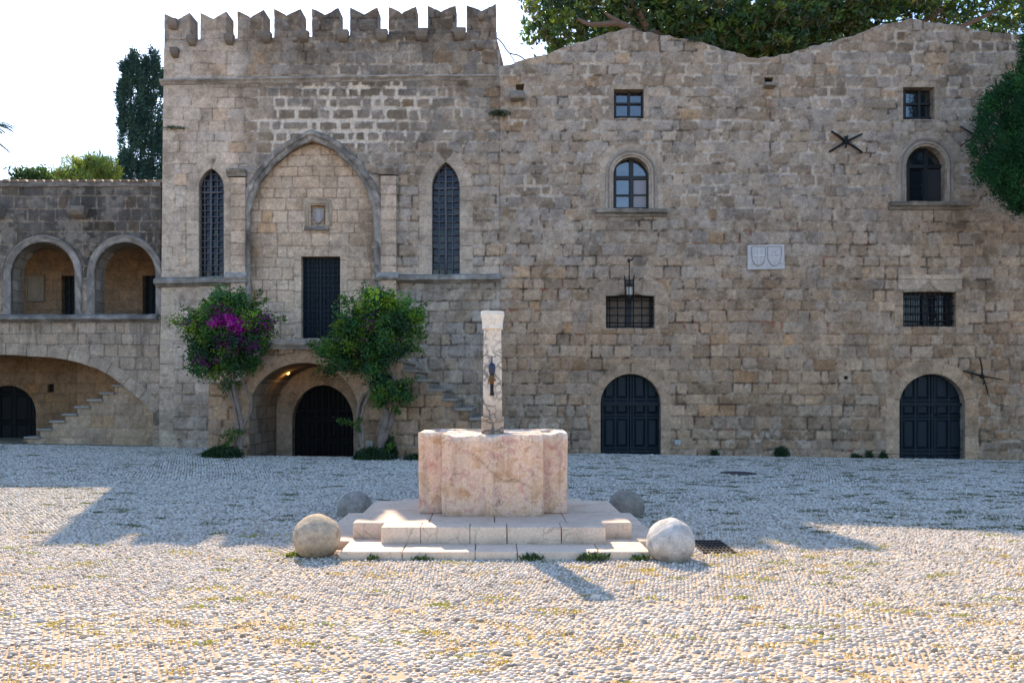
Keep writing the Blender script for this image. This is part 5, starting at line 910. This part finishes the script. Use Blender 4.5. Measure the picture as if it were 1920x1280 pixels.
# date palm at the left, only two frond tips in the frame
PX_, PY_ = P(-62, 238, 27); DP = thing('date_palm', 'date palm beyond the left edge with two frond tips reaching into the sky', 'palm', (PX_, 27, 0))
mb = MB(); limb(mb, [(PX_, 27, 0), (PX_+.1, 27, PY_*.5), (PX_, 27, PY_)], .28, .24); mb.build('trunk', M_BARK, DP, True)
for k in range(15):
    an = k*2.39996+.1; tip = None
    if k == 0: e = P3(21, 243, 27); mid = P3(-20, 216, 27)
    elif k == 1: e = P3(15, 281, 27); mid = P3(-22, 247, 27)
    else:
        ln = 1.45; e = (PX_+ln*math.cos(an), 27+ln*math.sin(an), PY_+rnd.uniform(-.7, .8)); mid = (PX_+ln*.55*math.cos(an), 27+ln*.55*math.sin(an), e[2]*.4+PY_*.6+.45)
        if e[0] > P(-8, 0, 27)[0]: e = (PX_-ln*math.cos(an), e[1], e[2]); mid = (PX_-ln*.55*math.cos(an), mid[1], mid[2])
    A0 = np.array((PX_, 27, PY_)); A1 = np.array(mid); A2 = np.array(e); n = 90; t_ = np.linspace(.1, 1, n)[:, None]; Pt = (1-t_)**2*A0+2*t_*(1-t_)*A1+t_**2*A2; Tn = 2*(1-t_)*(A1-A0)+2*t_*(A2-A1); Tn /= np.linalg.norm(Tn, axis=1)[:, None]; sd_ = np.cross(Tn, np.array((0, .25, 1))); sd_ /= np.linalg.norm(sd_, axis=1)[:, None]; sg = np.where(np.arange(n) % 2 == 0, 1, -1)[:, None]
    D = Tn*.8+sd_*sg*.8+np.array((0, 0, -.35)); f_ = leaves('frond', Pt, D, .34*(1.15-t_[:, 0]*.6), .03, np.tile(np.array((.03, .065, .05)), (n, 1))*(.7+.6*RG.random(n))[:, None], M_NEEDLE, DP, .05)

# dead branch / cable on the roof edge between hall and gables
mb = MB(); mb.tube([P3(a, b, WY+.3) for a, b in ((930, 71), (936, 75), (943, 83), (949, 93), (955, 100), (962, 102), (969, 103), (977, 107), (986, 114))], .016, 6); mb.tube([P3(a, b, WY+.3) for a, b in ((956, 101), (961, 109), (966, 119))], .011, 6)
cb = mb.build('cable', M_IRON, None, True); tag(cb, 'black forked cable hanging from the last merlon to the gabled roof', 'cable')

# grass in the joints of the paving
n = 640; r = np.random.default_rng(21); gy_ = np.concatenate([r.uniform(4.3, 9, 230), r.uniform(9, 20.6, n-230)]); gx_ = r.uniform(-.72, .72, n)*gy_; gx_ = np.where(gy_ > 11, np.where(r.random(n) < .45, np.abs(gx_)*.95+.2, gx_), gx_)
k = np.ones(n, bool)
for (a, b_, c_, d) in PLH: k &= ~((gx_ > a-.1) & (gx_ < c_+.1) & (gy_ > b_-.1) & (gy_ < d+.1))
k &= ~((gx_ > -7.6) & (gx_ < .5) & (gy_ > 18.5)); gx_, gy_ = gx_[k], gy_[k]; per = 60; cid = np.repeat(np.arange(len(gx_)), per); ln = r.uniform(.06, .34, len(gx_))[cid]; an = r.normal(0, .25, len(gx_))[cid]; q = r.normal(0, .5, len(cid))*ln; x = gx_[cid]+q*np.cos(an)+r.normal(0, .02, len(cid)); y = gy_[cid]+q*np.sin(an)+r.normal(0, .03, len(cid))
Pt = np.stack([x, y, gz(x, y)+.004], 1); D = r.normal(size=(len(x), 3))*.6; D[:, 2] = np.abs(D[:, 2])+.5; GC = np.array([(.36, .30, .07), (.40, .31, .09), (.28, .29, .06), (.44, .33, .14), (.24, .27, .06)]); GD = np.array([(.10, .12, .035), (.13, .13, .045), (.09, .10, .035), (.12, .14, .04), (.16, .14, .06)]); ci = r.integers(0, 5, len(gx_)); cc = np.where((gy_ > 9)[:, None], GD[ci], GC[ci])[cid]*r.uniform(.7, 1.3, len(cid))[:, None]  # darker copy of the grass colours on the shaded paving, shade painted in
go_ = leaves('grass', Pt, D, np.where(y < 9, .019, .026)*r.uniform(.6, 1.4, len(x)), .010, cc, M_LEAF, None); tag(go_, 'sparse yellow green grass growing in patches between the pebbles', 'grass', kind='stuff')
